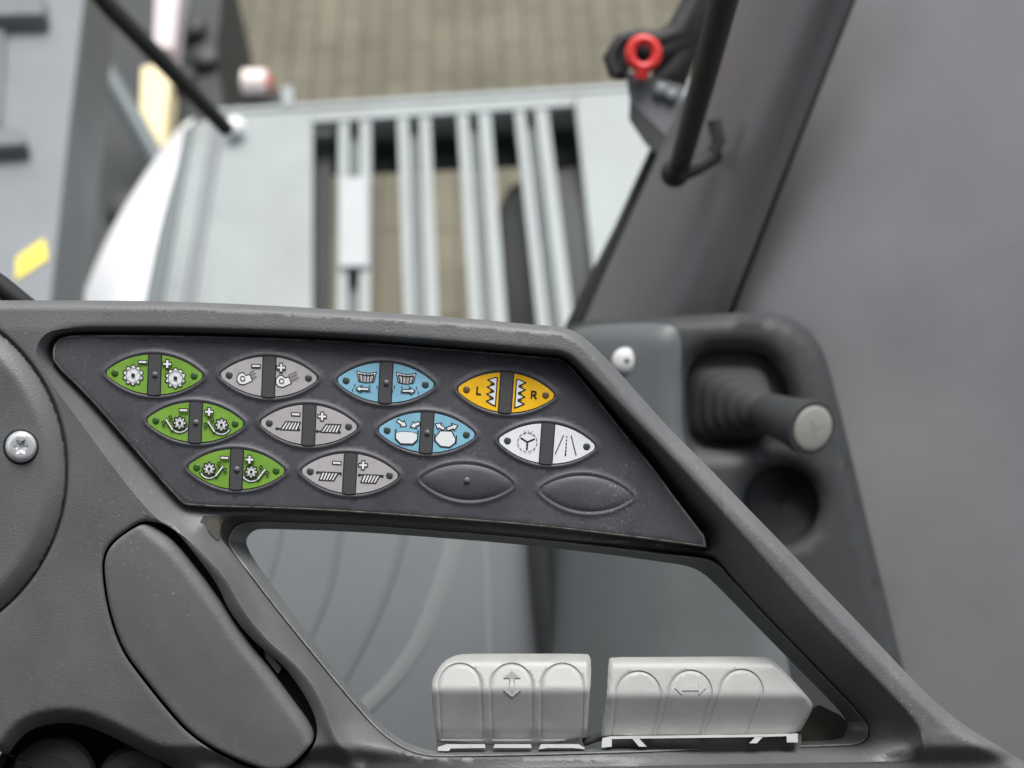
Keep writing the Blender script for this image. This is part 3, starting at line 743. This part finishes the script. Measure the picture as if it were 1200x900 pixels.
def darrow(c, hl, horiz):
    w, hw, hd = 3.6, 11, 8.5
    p = [(-w, -hl + hd), (-hw, -hl + hd), (0, -hl), (hw, -hl + hd), (w, -hl + hd), (w, hl - hd), (hw, hl - hd), (0, hl), (-hw, hl - hd), (-w, hl - hd)]
    if horiz: p = [(y, x * 0.72) for x, y in p]
    return [(c[0] + x, c[1] + y) for x, y in p]
prof1 = [(760, -74), (766, -68), (771, -58), (777, -52), (809, -36), (856, -52), (863, -60), (885, -72)]
lever([(512, 786), (519, 776), (531, 768.5), (545, 766), (600, 766), (686, 766), (692, 768), (693, 790), (690, 830), (687, 874), (514, 876), (509, 850), (505.5, 815), (506, 798)],
      [arch_poly(778, 539, 24.5, 517, 567, 866), arch_poly(778, 599.5, 24.5, 577, 624, 866), arch_poly(778, 659, 24.5, 634, 683, 866)], prof1,
      'left pale grey lever with a vertical double arrow', [darrow((600, 802), 17, False)],
      [[(513, 880), (513, 875.5), (524, 872), (568, 872), (569, 876.5), (528, 877), (526, 880)], [(578, 876.5), (580, 872), (622, 872), (623, 876.5)], [(631, 878), (634, 872), (678, 872), (685, 876), (685, 878), (672, 876.5), (642, 876.5)]], 1)
lever([(713, 773), (717, 770), (760, 770), (893, 769), (902, 771), (912, 778), (949, 819), (953, 826), (951, 834), (934, 864), (860, 863.5), (705, 866), (704, 858), (711, 818)],
      [arch_poly(787, 748, 26, 716, 763, 868), arch_poly(786, 809, 25, 768, 818, 866), arch_poly(785, 869, 25, 823, 873, 864)], [(a, b - 2) for a, b in [(762, -74), (769, -66), (773, -58), (780, -52), (815, -38), (850, -52), (862, -58), (885, -70)]],
      'right pale grey lever with a sideways double arrow and slanted end', [darrow((809, 807), 20, True)],
      [[(705, 876), (706, 865), (717, 862.5), (717, 875)], [(717, 866), (717, 862.8), (894, 860.5), (922, 859.8), (922, 862.6), (894, 863.6)], [(740, 864.5), (748, 864.5), (758, 875), (749, 875)], [(886, 862.8), (895, 862.4), (887, 871), (878, 871)], [(922, 860), (935, 859.5), (935, 870), (922, 870)]], 2)
# blackish pivot seen between and beside the levers
acc = Acc(); acc.tube([L(684, 870, -85), L(712, 860, -80)], 5 * SCL); acc.build('pivot', M['darkgrey'], console)
acc = Acc()
blob = A([(935, 838), (960, 826), (985, 838), (996, 850), (990, 872), (930, 874)])
acc.prism([L(u, v, -118) for u, v in blob[::-1]], [L(u, v, -126) for u, v in blob[::-1]]); acc.build('pivot_housing', M['dust'], console)

# ================================================================== INSIDE THE CAB, BEHIND THE CONSOLE
def grid_surface(rows, thick, name, m, parent, closed=False, **kw):
    """rows of (u, v, z) -> surface with a back side 'thick' units behind"""
    acc = Acc(); R = len(rows); C = len(rows[0])
    front = [L(*p) for r in rows for p in r]; back = [L(p[0], p[1], p[2] - thick) for r in rows for p in r]
    fs = []
    for i in range(R - 1):
        for j in range(C - 1):
            a = i * C + j; fs.append((a, a + C, a + C + 1, a + 1)); b = R * C + a; fs.append((b, b + 1, b + C + 1, b + C))
    n = R * C
    for i in range(R - 1):
        a, b = i * C, (i + 1) * C; fs.append((a, n + a, n + b, b)); a, b = a + C - 1, b + C - 1; fs.append((a, b, n + b, n + a))
    for j in range(C - 1):
        fs.append((j, j + 1, n + j + 1, n + j)); a = (R - 1) * C + j; fs.append((a, n + a, n + a + 1, a + 1))
    acc.add(front + back, fs)
    return acc.build(name, m, parent, **kw)

# right trim panel of the cab
rows = []
for t in np.linspace(-0.12, 2.7, 34):
    v = 362 * t; ul = 1003 - 142 * t if t < 1.02 else 858 + (t - 1.02) * 95
    row = []
    for s in np.linspace(0, 1, 16):
        u = ul + (1460 - ul) * s
        row.append((u, v, -1330 + 0.85 * (u - 1003) - 0.075 * v - 26 * math.exp(-(s / 0.05) ** 2) + 25 * math.sin(2.2 * s + 0.4 * t)))
    rows.append(row)
wp = grid_surface(rows, 60, 'trim_panel', M['wall'], None, origin=L(1100, 500, -900))
tag(wp, 'large plain grey trim panel forming the right cab wall', 'wall panel')

# windscreen pillar
rows = []
for v in np.linspace(-70, 400, 26):
    t = v / 376; ul = 852 - 168 * t; ur = 998 - 143 * v / 362
    row = []
    for s in np.linspace(0, 1, 15):
        zb = -1720 + 360 * (1 - (1 - s) ** 2.4) - 18 * s ** 8
        row.append((ul + (ur - ul) * s, v, zb - 60 * t + 230 * (1 - t)))
    rows.append(row)
pil = empty('windscreen_pillar', L(790, 380, -1600), 'rounded grey pillar trim between the windscreen and the right wall panel', 'pillar')
grid_surface(rows, 50, 'pillar_trim', M['pillar'], pil)
acc = Acc(); acc.tube([L(1001 - 142 * t, 362 * t, -1415 - 140 * t) for t in np.linspace(-0.15, 1.05, 8)], 4.5 * SCL * 2.0, 10); acc.build('seam_strip', M['dark'], pil)
acc = Acc(); acc.tube([L(672, 400, -1860), L(683, 368, -1840), L(727, 270, -1830), L(768, 176, -1800), L(850, -40, -1750)], [18 * SCL * 2.2, 14 * SCL * 2.2, 8.5 * SCL * 2.2, 7 * SCL * 2.2, 6 * SCL * 2.2], 12)
acc.build('window_seal', M['dark'], pil)
acc = Acc(); acc.sphere(L(821, 351, -1455), 17 * SCL * 2, squash=0.12); acc.build('plug', M['darkgrey'], pil)

# side console
SO = A([(640, 398), (668, 381), (700, 374), (760, 371.5), (880, 366), (912, 367), (940, 379), (960, 400), (972, 432), (984, 478), (1004, 560), (1030, 668), (1057, 776), (1090, 900), (1100, 1000), (640, 1000), (628, 700), (625, 560)])
SO = resample(smooth_poly(SO, 1), 9)
CUPC, CUPR = (915, 592), 46
cup = A([(CUPC[0] + CUPR * math.cos(t), CUPC[1] + CUPR * 1.04 * math.sin(t)) for t in np.linspace(0, 2 * math.pi, 41)[:-1]])
GATE = resample(smooth_poly([(803, 412), (880, 408), (905, 420), (925, 455), (930, 500), (905, 524), (815, 530), (803, 500)], 2), 8)
def side_z(P):
    P = A(P)
    z = -1000 - 260 * np.clip((800 - P[:, 0]) / 170, 0, 1.2) ** 1.8 + 0.12 * (P[:, 1] - 400)
    z = z - 45 * np.clip(1 - dist(P, SO) / 13, 0, 1) ** 2
    z = z - 26 * np.clip(1 - dist(P, GATE) / 20, 0, 1) ** 2 - 18 * np.clip(1 - dist(P, cup) / 14, 0, 1) ** 2
    return z
V, z, F = height_mesh(SO, [cup, GATE], [], 11, side_z)
acc = Acc(); surf(acc, V, z, F); skirt(acc, SO, side_z, 240); skirt(acc, GATE, side_z, 70, inset=-3)
side = empty('side_console', L(860, 700, -1150), 'dark side console with a cup hole along the right wall', 'side console')
acc.build('body', M['side'], side, angle=50)
acc = Acc(); cr = []
for r, dz in ((1.0, 0), (0.975, -6), (0.95, -20), (0.90, -48), (0.84, -60), (0.55, -64), (0.05, -65)):
    q = A([(CUPC[0] + CUPR * r * math.cos(t), CUPC[1] + CUPR * 1.04 * r * math.sin(t)) for t in np.linspace(0, 2 * math.pi, 41)[:-1]])
    cr.append([L(u, v, zz + dz) for (u, v), zz in zip(q, side_z(cup))][::-1])
acc.loft(cr, True, 0, capend=True); acc.build('cup_hole', M['side'], side)
acc = Acc(); c2 = offset(GATE, 3); acc.prism([L(u, v, -1050) for u, v in c2[::-1]], [L(u, v, -1060) for u, v in c2[::-1]]); acc.build('lever_slot', M['boot'], side)
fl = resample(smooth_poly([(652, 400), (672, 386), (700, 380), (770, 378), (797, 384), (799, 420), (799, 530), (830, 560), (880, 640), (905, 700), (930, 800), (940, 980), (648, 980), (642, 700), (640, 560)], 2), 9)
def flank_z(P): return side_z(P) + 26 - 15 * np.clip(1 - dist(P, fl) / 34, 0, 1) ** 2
V, z, F = height_mesh(fl, [], [], 11, flank_z); acc = Acc(); surf(acc, V, z, F); skirt(acc, fl, flank_z, 60); acc.build('flank_lit', M['flank_lit'], side)  # lighter overlay: light on the console's left put into its colour
acc = Acc(); zb = float(side_z([(733, 423)])[0]) + 26; bc = L(733, 423, zb)
acc.sphere(bc, 15.5 * SCL * 1.75, squash=0.55, half=True); acc.sphere(L(734.5, 423, zb + 15.5 * 1.75 * 0.5), 3.5 * SCL * 1.7, squash=0.4, mi=1)
acc.build('bolt', [M['lever_tab'], M['dark']], side)
# control lever: ribbed boot and round knob lying towards the wall
lev = empty('shift_lever', L(850, 480, -1060), 'short round knob with a pale end cap on a ribbed rubber boot', 'lever')
acc = Acc()
rr = []
for i in range(26):
    s = i / 25; k = 1 - 0.66 * s + 0.03 * math.cos(i * math.pi / 2.2) * min(1, 3 * s); ex = 0.45 + 0.55 * s
    cx, cy = 853 + 42 * s ** 1.2, 472 + 9 * s
    sg = lambda x: math.copysign(abs(x) ** ex, x)
    rr.append([L(cx + 50 * k * sg(math.cos(t)), cy + 47 * k * sg(math.sin(t)), -1052 + 105 * s) for t in np.linspace(0, 2 * math.pi, 49)[:-1]][::-1])
acc.loft(rr, True, 0, capend=True); acc.build('boot', M['boot'], lev, angle=70)
acc = Acc(); p0, p1 = L(895, 482, -960), L(952, 502, -820); ax = (p1 - p0).normalized()
acc.tube([p0, p0.lerp(p1, 0.15), p0.lerp(p1, 0.5), p0.lerp(p1, 0.9), p1], [20 * SCL * 1.65, 24 * SCL * 1.65, 27 * SCL * 1.6, 33 * SCL * 1.57, 32 * SCL * 1.57], 28)
acc.build('knob', M['side'], lev)
acc = Acc(); acc.sphere(p1 + ax * 0.0005, 27 * SCL * 1.57, nrm=ax, squash=0.12, half=True, seg=28)
acc.build('end_cap', M['cap'], lev)
acc = Acc(); a = ax.cross(Vector((0, 0, 1))).normalized(); b = ax.cross(a)
for e in (a, b):
    o = a if e is b else b; q = p1 + ax * (0.0005 + 27 * SCL * 1.57 * 0.125)
    acc.prism([q + e * .005 + o * .0006, q - e * .005 + o * .0006, q - e * .005 - o * .0006, q + e * .005 - o * .0006], [q - ax * .002 + e * .005 + o * .0006, q - ax * .002 - e * .005 + o * .0006, q - ax * .002 - e * .005 - o * .0006, q - ax * .002 + e * .005 - o * .0006])
acc.build('cap_mark', M['wall'], lev)

# footwell panel seen through the console's opening; toned curved ribs imitate reflected streaks
foot = empty('footwell_panel', L(480, 900, -1300), 'blurred grey footwell panel with reflection streaks shaped as curved ribs behind the console opening', 'footwell panel')
rows = []
for v in np.linspace(560, 980, 20):
    rows.append([(u, v, -1180 - 0.5 * (v - 560) * 0 - 110 * ((v - 560) / 420) ** 2 - 14 * ((u - 420) / 260) ** 2) for u in np.linspace(120, 690, 20)])
grid_surface(rows, 30, 'panel', M['foot'], foot)
def fz(u, v): return -1180 - 110 * ((v - 560) / 420) ** 2 - 14 * ((u - 420) / 260) ** 2
for pts, w, mt in (([(336, 585), (331, 620), (317, 676), (300, 715)], 10, 'reflect_dark'), ([(402, 585), (399, 622), (388, 690), (364, 742), (340, 790)], 13, 'reflect_dark'), ([(478, 590), (474, 628), (455, 690), (430, 745), (400, 800), (370, 850)], 14, 'reflect_dark'),
                   ([(541, 590), (532, 632), (513, 690), (492, 745), (462, 790), (420, 830), (380, 860)], 25, 'reflect_light'), ([(566, 590), (568, 640), (571, 700), (573, 790), (572, 900)], 10, 'reflect_light')):
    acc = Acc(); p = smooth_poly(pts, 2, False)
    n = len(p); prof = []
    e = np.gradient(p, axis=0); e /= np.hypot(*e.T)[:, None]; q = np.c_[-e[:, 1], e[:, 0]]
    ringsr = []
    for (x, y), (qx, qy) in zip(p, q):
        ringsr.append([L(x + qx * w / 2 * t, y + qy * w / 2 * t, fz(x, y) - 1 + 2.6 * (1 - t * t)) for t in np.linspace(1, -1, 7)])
    acc.loft(ringsr, False); acc.build('reflection_rib', M[mt], foot)
acc = Acc(); acc.tube([L(630, 590, -1150), L(633, 660, -1155), L(640, 730, -1170), L(648, 800, -1190), L(656, 900, -1220)], 14 * SCL * 1.8, 14)
so = acc.build('door_seal', M['darkgrey'], None); tag(so, 'dark upright rubber seal seen through the console opening', 'seal')

# grab handle
hd = empty('grab_handle', L(800, 200, -1400), 'black tubular grab handle mounted on the windscreen pillar', 'grab handle')
acc = Acc(); acc.tube([L(862, -60, -300), L(848, 0, -480), L(825, 90, -800), L(806, 160, -1090), L(797, 192, -1250)], 23.5 * SCL, 20); acc.build('tube', M['dark'], hd)
acc = Acc(); acc.sphere(L(791, 203, -1262), 17 * SCL * 1.87); acc.tube([L(791, 203, -1262), L(815, 196, -1270), L(838, 182, -1330)], [13 * SCL * 1.95, 10 * SCL * 1.95, 10 * SCL * 1.95]); acc.build('foot', M['dark'], hd)
acc = Acc(); acc.tube([L(836, 140, -1290), L(842, 165, -1300), L(834, 182, -1310)], 8 * SCL * 1.95); acc.build('clamp', M['darkgrey'], hd)
# bracket with a red ring
br = empty('hook_bracket', L(765, 150, -1750), 'dark hook bracket with a slanted grey plate outside the pillar', 'bracket')
acc = Acc(); q = [(733, 84), (762, 90), (800, 100), (800, 165), (782, 161), (738, 119)]
acc.prism([L(u, v, -1700) for u, v in q[::-1]], [L(u, v, -1730) for u, v in q[::-1]]); acc.build('plate', M['beam_side'], br)
acc = Acc(); q = [(738, 119), (784, 160), (771, 181), (757, 170), (737, 140)]
acc.prism([L(u, v, -1702) for u, v in q[::-1]], [L(u, v, -1760) for u, v in q[::-1]]); acc.build('lower_face', M['darkgrey'], br)
k = SCL * 2.2
acc = Acc(); acc.tube([L(722, 88, -1720), L(715, 68, -1720), L(726, 48, -1720), L(748, 42, -1720), L(772, 50, -1720), L(796, 40, -1720), L(812, 5, -1720), L(828, -40, -1720)], [9 * k, 9 * k, 8 * k, 8 * k, 14 * k, 18 * k, 14 * k, 14 * k], 12)
acc.tube([L(726, 92, -1745), L(728, 64, -1745), L(745, 56, -1750), L(772, 66, -1745), L(800, 48, -1735), L(816, 5, -1730), L(828, -45, -1730)], [9 * k, 14 * k, 19 * k, 23 * k, 21 * k, 15 * k, 14 * k], 16)
acc.tube([L(770, 98, -1740), L(790, 84, -1740), L(806, 50, -1735)], [12 * k, 18 * k, 16 * k], 14); acc.build('hook_arm', M['dark'], br)
acc = Acc(); acc.sphere(L(774, 106, -1690), 9 * k, squash=.6); acc.sphere(L(787, 112, -1690), 8 * k, squash=.6); acc.build('nut', M['beam'], br)
acc = Acc(); acc.tube([L(754 + 15.5 * math.cos(t), 63 + 16.5 * math.sin(t), -1660) for t in np.linspace(0, 2 * math.pi, 33)], 6.3 * k, 12, caps=False)
acc.tube([L(753, 78, -1662), L(751, 92, -1668)], [9 * k, 8 * k])
rg = acc.build('pull_ring', M['red'], None); tag(rg, 'bright red ring on the bracket beside the grab handle', 'ring')

# thin black rod across the windscreen on the left
acc = Acc(); acc.tube([L(88, -40, -2600), L(130, 10, -2700), L(200, 82, -2900), L(266, 152, -3200)], [11 * SCL * 2.9, 11 * SCL * 2.9, 10 * SCL * 3, 9 * SCL * 3.1], 12)
o = acc.build('wiper_arm', M['dark'], None); tag(o, 'thin black wiper arm slanting across the upper left', 'wiper arm')

# ================================================================== OUTSIDE
gr = mesh('ground', [(-40, -30, 0), (40, -30, 0), (40, 60, 0), (-40, 60, 0)], [(0, 1, 2, 3)], M['ground'], None, origin=(0, 0, 0), smooth=False); gr['kind'] = 'structure'
HP = 1.3
plat = empty('service_platform', G(520, 250, HP - 0.05), 'pale galvanised platform with long slots outside the windscreen', 'platform')
TH = 0.03
def slab(acc, q, h, th, mi=0):
    top = [G(u, v, h) for u, v in q]
    n = sum((top[i].x * top[(i + 1) % len(top)].y - top[(i + 1) % len(top)].x * top[i].y) for i in range(len(top)))
    if n < 0: top = top[::-1]
    acc.prism(top, [p - Vector((0, 0, th)) for p in top], mi)
# deck as three plates round the slotted opening
acc = Acc(); slab(acc, [(262, 133), (366, 127), (366, 480), (356, 480), (140, 480), (190, 340)], HP, TH); acc.build('deck', M['galv'], plat)
acc = Acc(); slab(acc, [(366.5, 127), (674, 108), (672, 123.5), (366.5, 143)], HP, TH); acc.build('front_rail', M['galv'], plat)
acc = Acc(); slab(acc, [(674.5, 107.5), (860, 96), (900, 480), (714, 480), (674.5, 124)], HP, TH); acc.build('deck', M['galv'], plat)
acc = Acc(); slab(acc, [(250, 127), (860, 90), (860, 96), (250, 133)], HP + 0.006, 0.076); acc.build('edge_strip', M['galv'], plat)
def at(p0, p1, v): # u on the line p0-p1 (each (u, v)) at v
    return p0[0] + (p1[0] - p0[0]) * (v - p0[1]) / (p1[1] - p0[1])
SL = [((397, 409, 411, 420, 421.5, 434.6), (395, 407, 409, 420, 421, 434)), ((466, 479, 480, 489, 491.6, 504.7), (473, 484, 485, 497, 499, 513)),
      ((536.5, 549.6, 551, 559, 561.6, 576), (549.6, 561.7, 564, 574, 576, 591.6)), ((605, 617, 618.6, 627, 629, 644), (627, 639, 641, 651, 653, 669))]
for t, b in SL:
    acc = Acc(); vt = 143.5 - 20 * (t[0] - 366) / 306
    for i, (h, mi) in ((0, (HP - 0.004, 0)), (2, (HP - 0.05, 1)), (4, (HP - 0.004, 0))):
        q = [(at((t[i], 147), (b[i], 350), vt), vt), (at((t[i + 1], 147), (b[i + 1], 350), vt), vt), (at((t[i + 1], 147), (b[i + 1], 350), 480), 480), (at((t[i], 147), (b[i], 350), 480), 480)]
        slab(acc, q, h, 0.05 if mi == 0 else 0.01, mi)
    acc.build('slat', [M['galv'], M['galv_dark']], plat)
acc = Acc(); slab(acc, [(398, 208), (430, 207), (431, 311), (398, 312)], HP + 0.010, 0.012); acc.build('cover_plate', M['plate'], plat)
acc = Acc(); slab(acc, [(330, 122), (720, 98), (722, 188), (330, 206)], HP - 0.12, 0.01); acc.build('under_deck_shade_sheet', M['shade_steel'], plat)  # near-black sheet: the shade under the deck put into its colour
acc = Acc(); slab(acc, [(340, 140), (390, 140), (386, 480), (335, 480)], HP - 0.10, 0.01); acc.build('side_member', M['machine'], plat)
acc = Acc(); acc.sphere(G(275, 147, HP + 0.035), 0.026, nrm=Vector((0, 0, 1)), squash=0.8); acc.build('bolt', M['whitepaint'], plat)
# raised strips along the left edge of the deck
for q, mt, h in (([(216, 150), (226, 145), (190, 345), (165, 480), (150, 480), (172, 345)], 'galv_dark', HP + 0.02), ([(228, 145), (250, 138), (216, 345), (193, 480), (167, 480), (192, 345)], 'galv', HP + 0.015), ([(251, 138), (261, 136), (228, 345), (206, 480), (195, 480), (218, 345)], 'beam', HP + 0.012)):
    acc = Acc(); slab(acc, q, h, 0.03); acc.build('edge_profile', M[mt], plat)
# white curved fender
fe = Acc(); L0 = [(225, 138), (211, 148), (169, 203), (127, 274), (95, 350), (70, 430), (58, 480)]; R0 = [(227, 141), (219, 155), (203, 205), (185, 275), (170, 350), (155, 430), (145, 480)]
rws = []
for (a, b) in zip(smooth_poly(L0, 2, False), smooth_poly(R0, 2, False)):
    rws.append([G(a[0] + (b[0] - a[0]) * s, a[1] + (b[1] - a[1]) * s, HP + 0.02 - 0.10 * (1 - s) ** 2) for s in np.linspace(1, 0, 9)] + [G(a[0] + 3, a[1] + 3, HP - 0.4)])
fe.loft(rws, False); o = fe.build('fender', M['whitepaint'], None); tag(o, 'curved bright white fender left of the galvanised platform', 'fender')

# front marker lamp beyond the platform
ml = empty('marker_lamp', G(300, 112, HP - 0.03), 'small whitish lamp on a black base beyond the platform edge', 'lamp')
c = G(299, 97, HP + 0.02)
acc = Acc(); acc.tube([c + Vector((-0.035, 0, 0)), c + Vector((-0.03, 0, 0)), c + Vector((0.03, 0, 0)), c + Vector((0.036, 0, 0))], [0.02, 0.036, 0.036, 0.02], 16); acc.build('lens', M['lamp_pink'], ml)
acc = Acc(); acc.tube([c + Vector((0.037, 0, 0)), c + Vector((0.042, 0, 0))], 0.022, 14); acc.build('red_end', M['red'], ml)
acc = Acc(); slab(acc, [(283, 106), (327, 104), (329, 119), (284, 121)], HP + 0.0, 0.04); acc.build('base', M['dark'], ml)
acc = Acc(); slab(acc, [(330, 101), (343, 100), (344, 122), (331, 123)], HP + 0.01, 0.03); acc.build('stay', M['galv'], ml)

# wheel under the platform
acc = Acc(); wc = Vector((G(700, 330, 1.1).x, G(672, 330, 1.1).y + 0.02, 0.635))
prof = [(0.30, -0.24), (0.46, -0.27), (0.54, -0.23), (0.60, -0.14), (0.635, 0), (0.60, 0.14), (0.54, 0.23), (0.46, 0.27), (0.30, 0.24)]
rg_ = []
for t in np.linspace(0, 2 * math.pi, 49): rg_.append([wc + Vector((w, r * math.cos(t), r * math.sin(t))) for r, w in prof])
acc.loft(rg_, False); wheel = empty('front_wheel', wc - Vector((0, 0, 0.63)), 'dark tyre glimpsed below the slots of the platform', 'wheel')
acc.build('tyre', M['tyre'], wheel)
acc = Acc(); acc.tube([wc + Vector((-0.12, 0, 0)), wc + Vector((0.12, 0, 0))], 0.31, 32); acc.build('rim', M['galv_dark'], wheel)

# grey beam of the machine's header on the left
bm = empty('steel_beam', G(60, 250, 1.75), 'wide grey steel beam with a yellow sticker at the far left', 'beam')
acc = Acc(); slab(acc, [(-60, -60), (104, -60), (98, 0), (75, 200), (59, 350), (45, 480), (-120, 480)], 1.95, 0.02); acc.build('top_plate', M['beam'], bm)
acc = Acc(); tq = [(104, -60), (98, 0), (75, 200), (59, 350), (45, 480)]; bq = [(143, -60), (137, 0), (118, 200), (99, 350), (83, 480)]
acc.loft([[G(u, v, 1.949) for u, v in tq], [G(u, v, 1.70) for u, v in bq]], False); acc.build('side_plate', M['beam_side'], bm)  # side coloured darker than the top plate, its shade put into the paint
acc = Acc(); slab(acc, [(19, 301), (52, 279), (56, 303), (18, 328)], 1.953, 0.003); acc.build('sticker', M['sticker'], bm)
acc = Acc(); slab(acc, [(-40, -10), (50, -8), (52, 16), (-40, 18)], 1.99, 0.036); acc.build('cleat', M['cleat'], bm)
acc = Acc(); slab(acc, [(-30, 145), (26, 152), (30, 168), (-30, 172)], 1.985, 0.03); acc.build('cleat', M['cleat'], bm)
acc = Acc(); slab(acc, [(-30, 20), (6, 20), (0, 145), (-30, 145)], 1.962, 0.01); acc.build('strip', M['cleat'], bm)
acc = Acc(); acc.tube([L(-25, 318, -300), L(0, 335, -310), L(38, 366, -330)], 13 * SCL * 1.2, 12)
o = acc.build('cable', M['dark'], None); tag(o, 'black cable end rising behind the console at the left edge', 'cable')

# dark machinery below, with pale upright bars
mc = empty('header_frame', G(180, 200, 0.2), 'dark machinery in the shade between the grey beam and the white fender', 'machinery')
acc = Acc(); slab(acc, [(60, -80), (262, -80), (258, 20), (252, 60), (258, 100), (262, 128), (232, 150), (150, 260), (100, 420), (20, 420)], 0.75, 0.6); acc.build('body', M['machine'], mc)
acc = Acc(); acc.tube([G(100, 40, 1.1), G(185, 190, 0.95)], 0.03, 10); acc.build('brace', M['galv_dark'], mc)
for (u, v, r) in ((222, 30, .06), (240, 66, .05), (212, 90, .05), (150, 240, .07)):
    acc = Acc(); acc.sphere(G(u, v, 0.78), r, nrm=Vector((0, 0, 1)), squash=.5); acc.build('fitting', M['darkgrey'], mc)
acc = Acc(); slab(acc, [(166, 78), (190, 74), (200, 92), (190, 172), (176, 178), (163, 158)], 0.95, 0.10); acc.build('cream_bar', M['cream'], mc)
acc = Acc(); slab(acc, [(184, -60), (216, -60), (203, 58), (180, 52)], 1.0, 0.10); acc.build('pale_bar', M['pinkgrey'], mc)

# unseen cab shell added to keep the light off the console's left-facing sides
shell = empty('cab_light_blocker', (0, -0.5, 2.3), 'dark lined cab roof, floor and walls added unseen behind the viewpoint to shade the console', 'cab')
def box(name, x0, x1, y0, y1, z0, z1):
    return mesh(name, [(x, y, z) for z in (z0, z1) for y in (y0, y1) for x in (x0, x1)], [(0, 2, 3, 1), (4, 5, 7, 6), (0, 1, 5, 4), (2, 6, 7, 3), (0, 4, 6, 2), (1, 3, 7, 5)], M['blocker_liner'], shell, smooth=False)
box('blocker_roof', -1.0, 1.0, -1.1, 0.10, 4.25, 4.33); box('blocker_rear_wall', -1.06, 1.0, -1.16, -1.103, 2.3, 4.33)
box('blocker_left_wall', -1.06, -1.003, -1.1, -0.15, 2.3, 4.33); box('blocker_floor', -1.0, 0.6, -1.1, 0.20, 2.24, 2.297)

# ================================================================== LIGHT
w = bpy.data.worlds.new('World'); SC.world = w; w.use_nodes = True
nt = w.node_tree; bg = nt.nodes['Background']
sky = nt.nodes.new('ShaderNodeTexSky'); sky.sky_type = 'NISHITA'; sky.sun_disc = False
EL, AZ = math.radians(64), math.radians(12)          # azimuth from +Y towards +X
sky.sun_elevation = EL; sky.sun_rotation = AZ; sky.dust_density = 3.0
hs = nt.nodes.new('ShaderNodeHueSaturation'); hs.inputs['Saturation'].default_value = 0.35
nt.links.new(sky.outputs['Color'], hs.inputs['Color']); nt.links.new(hs.outputs['Color'], bg.inputs['Color']); bg.inputs['Strength'].default_value = 0.13
sd = bpy.data.lights.new('sun', 'SUN'); sd.energy = 2.2; sd.angle = math.radians(30); sd.color = (1.0, 0.97, 0.93)
sun = bpy.data.objects.new('sun', sd); COL.objects.link(sun)
dirv = Vector((math.sin(AZ) * math.cos(EL), math.cos(AZ) * math.cos(EL), math.sin(EL)))
sun.rotation_euler = dirv.to_track_quat('Z', 'Y').to_euler()
vs = SC.view_settings; vs.view_transform = 'Standard'; vs.look = 'None'; vs.exposure = 0.75; vs.gamma = 1.0
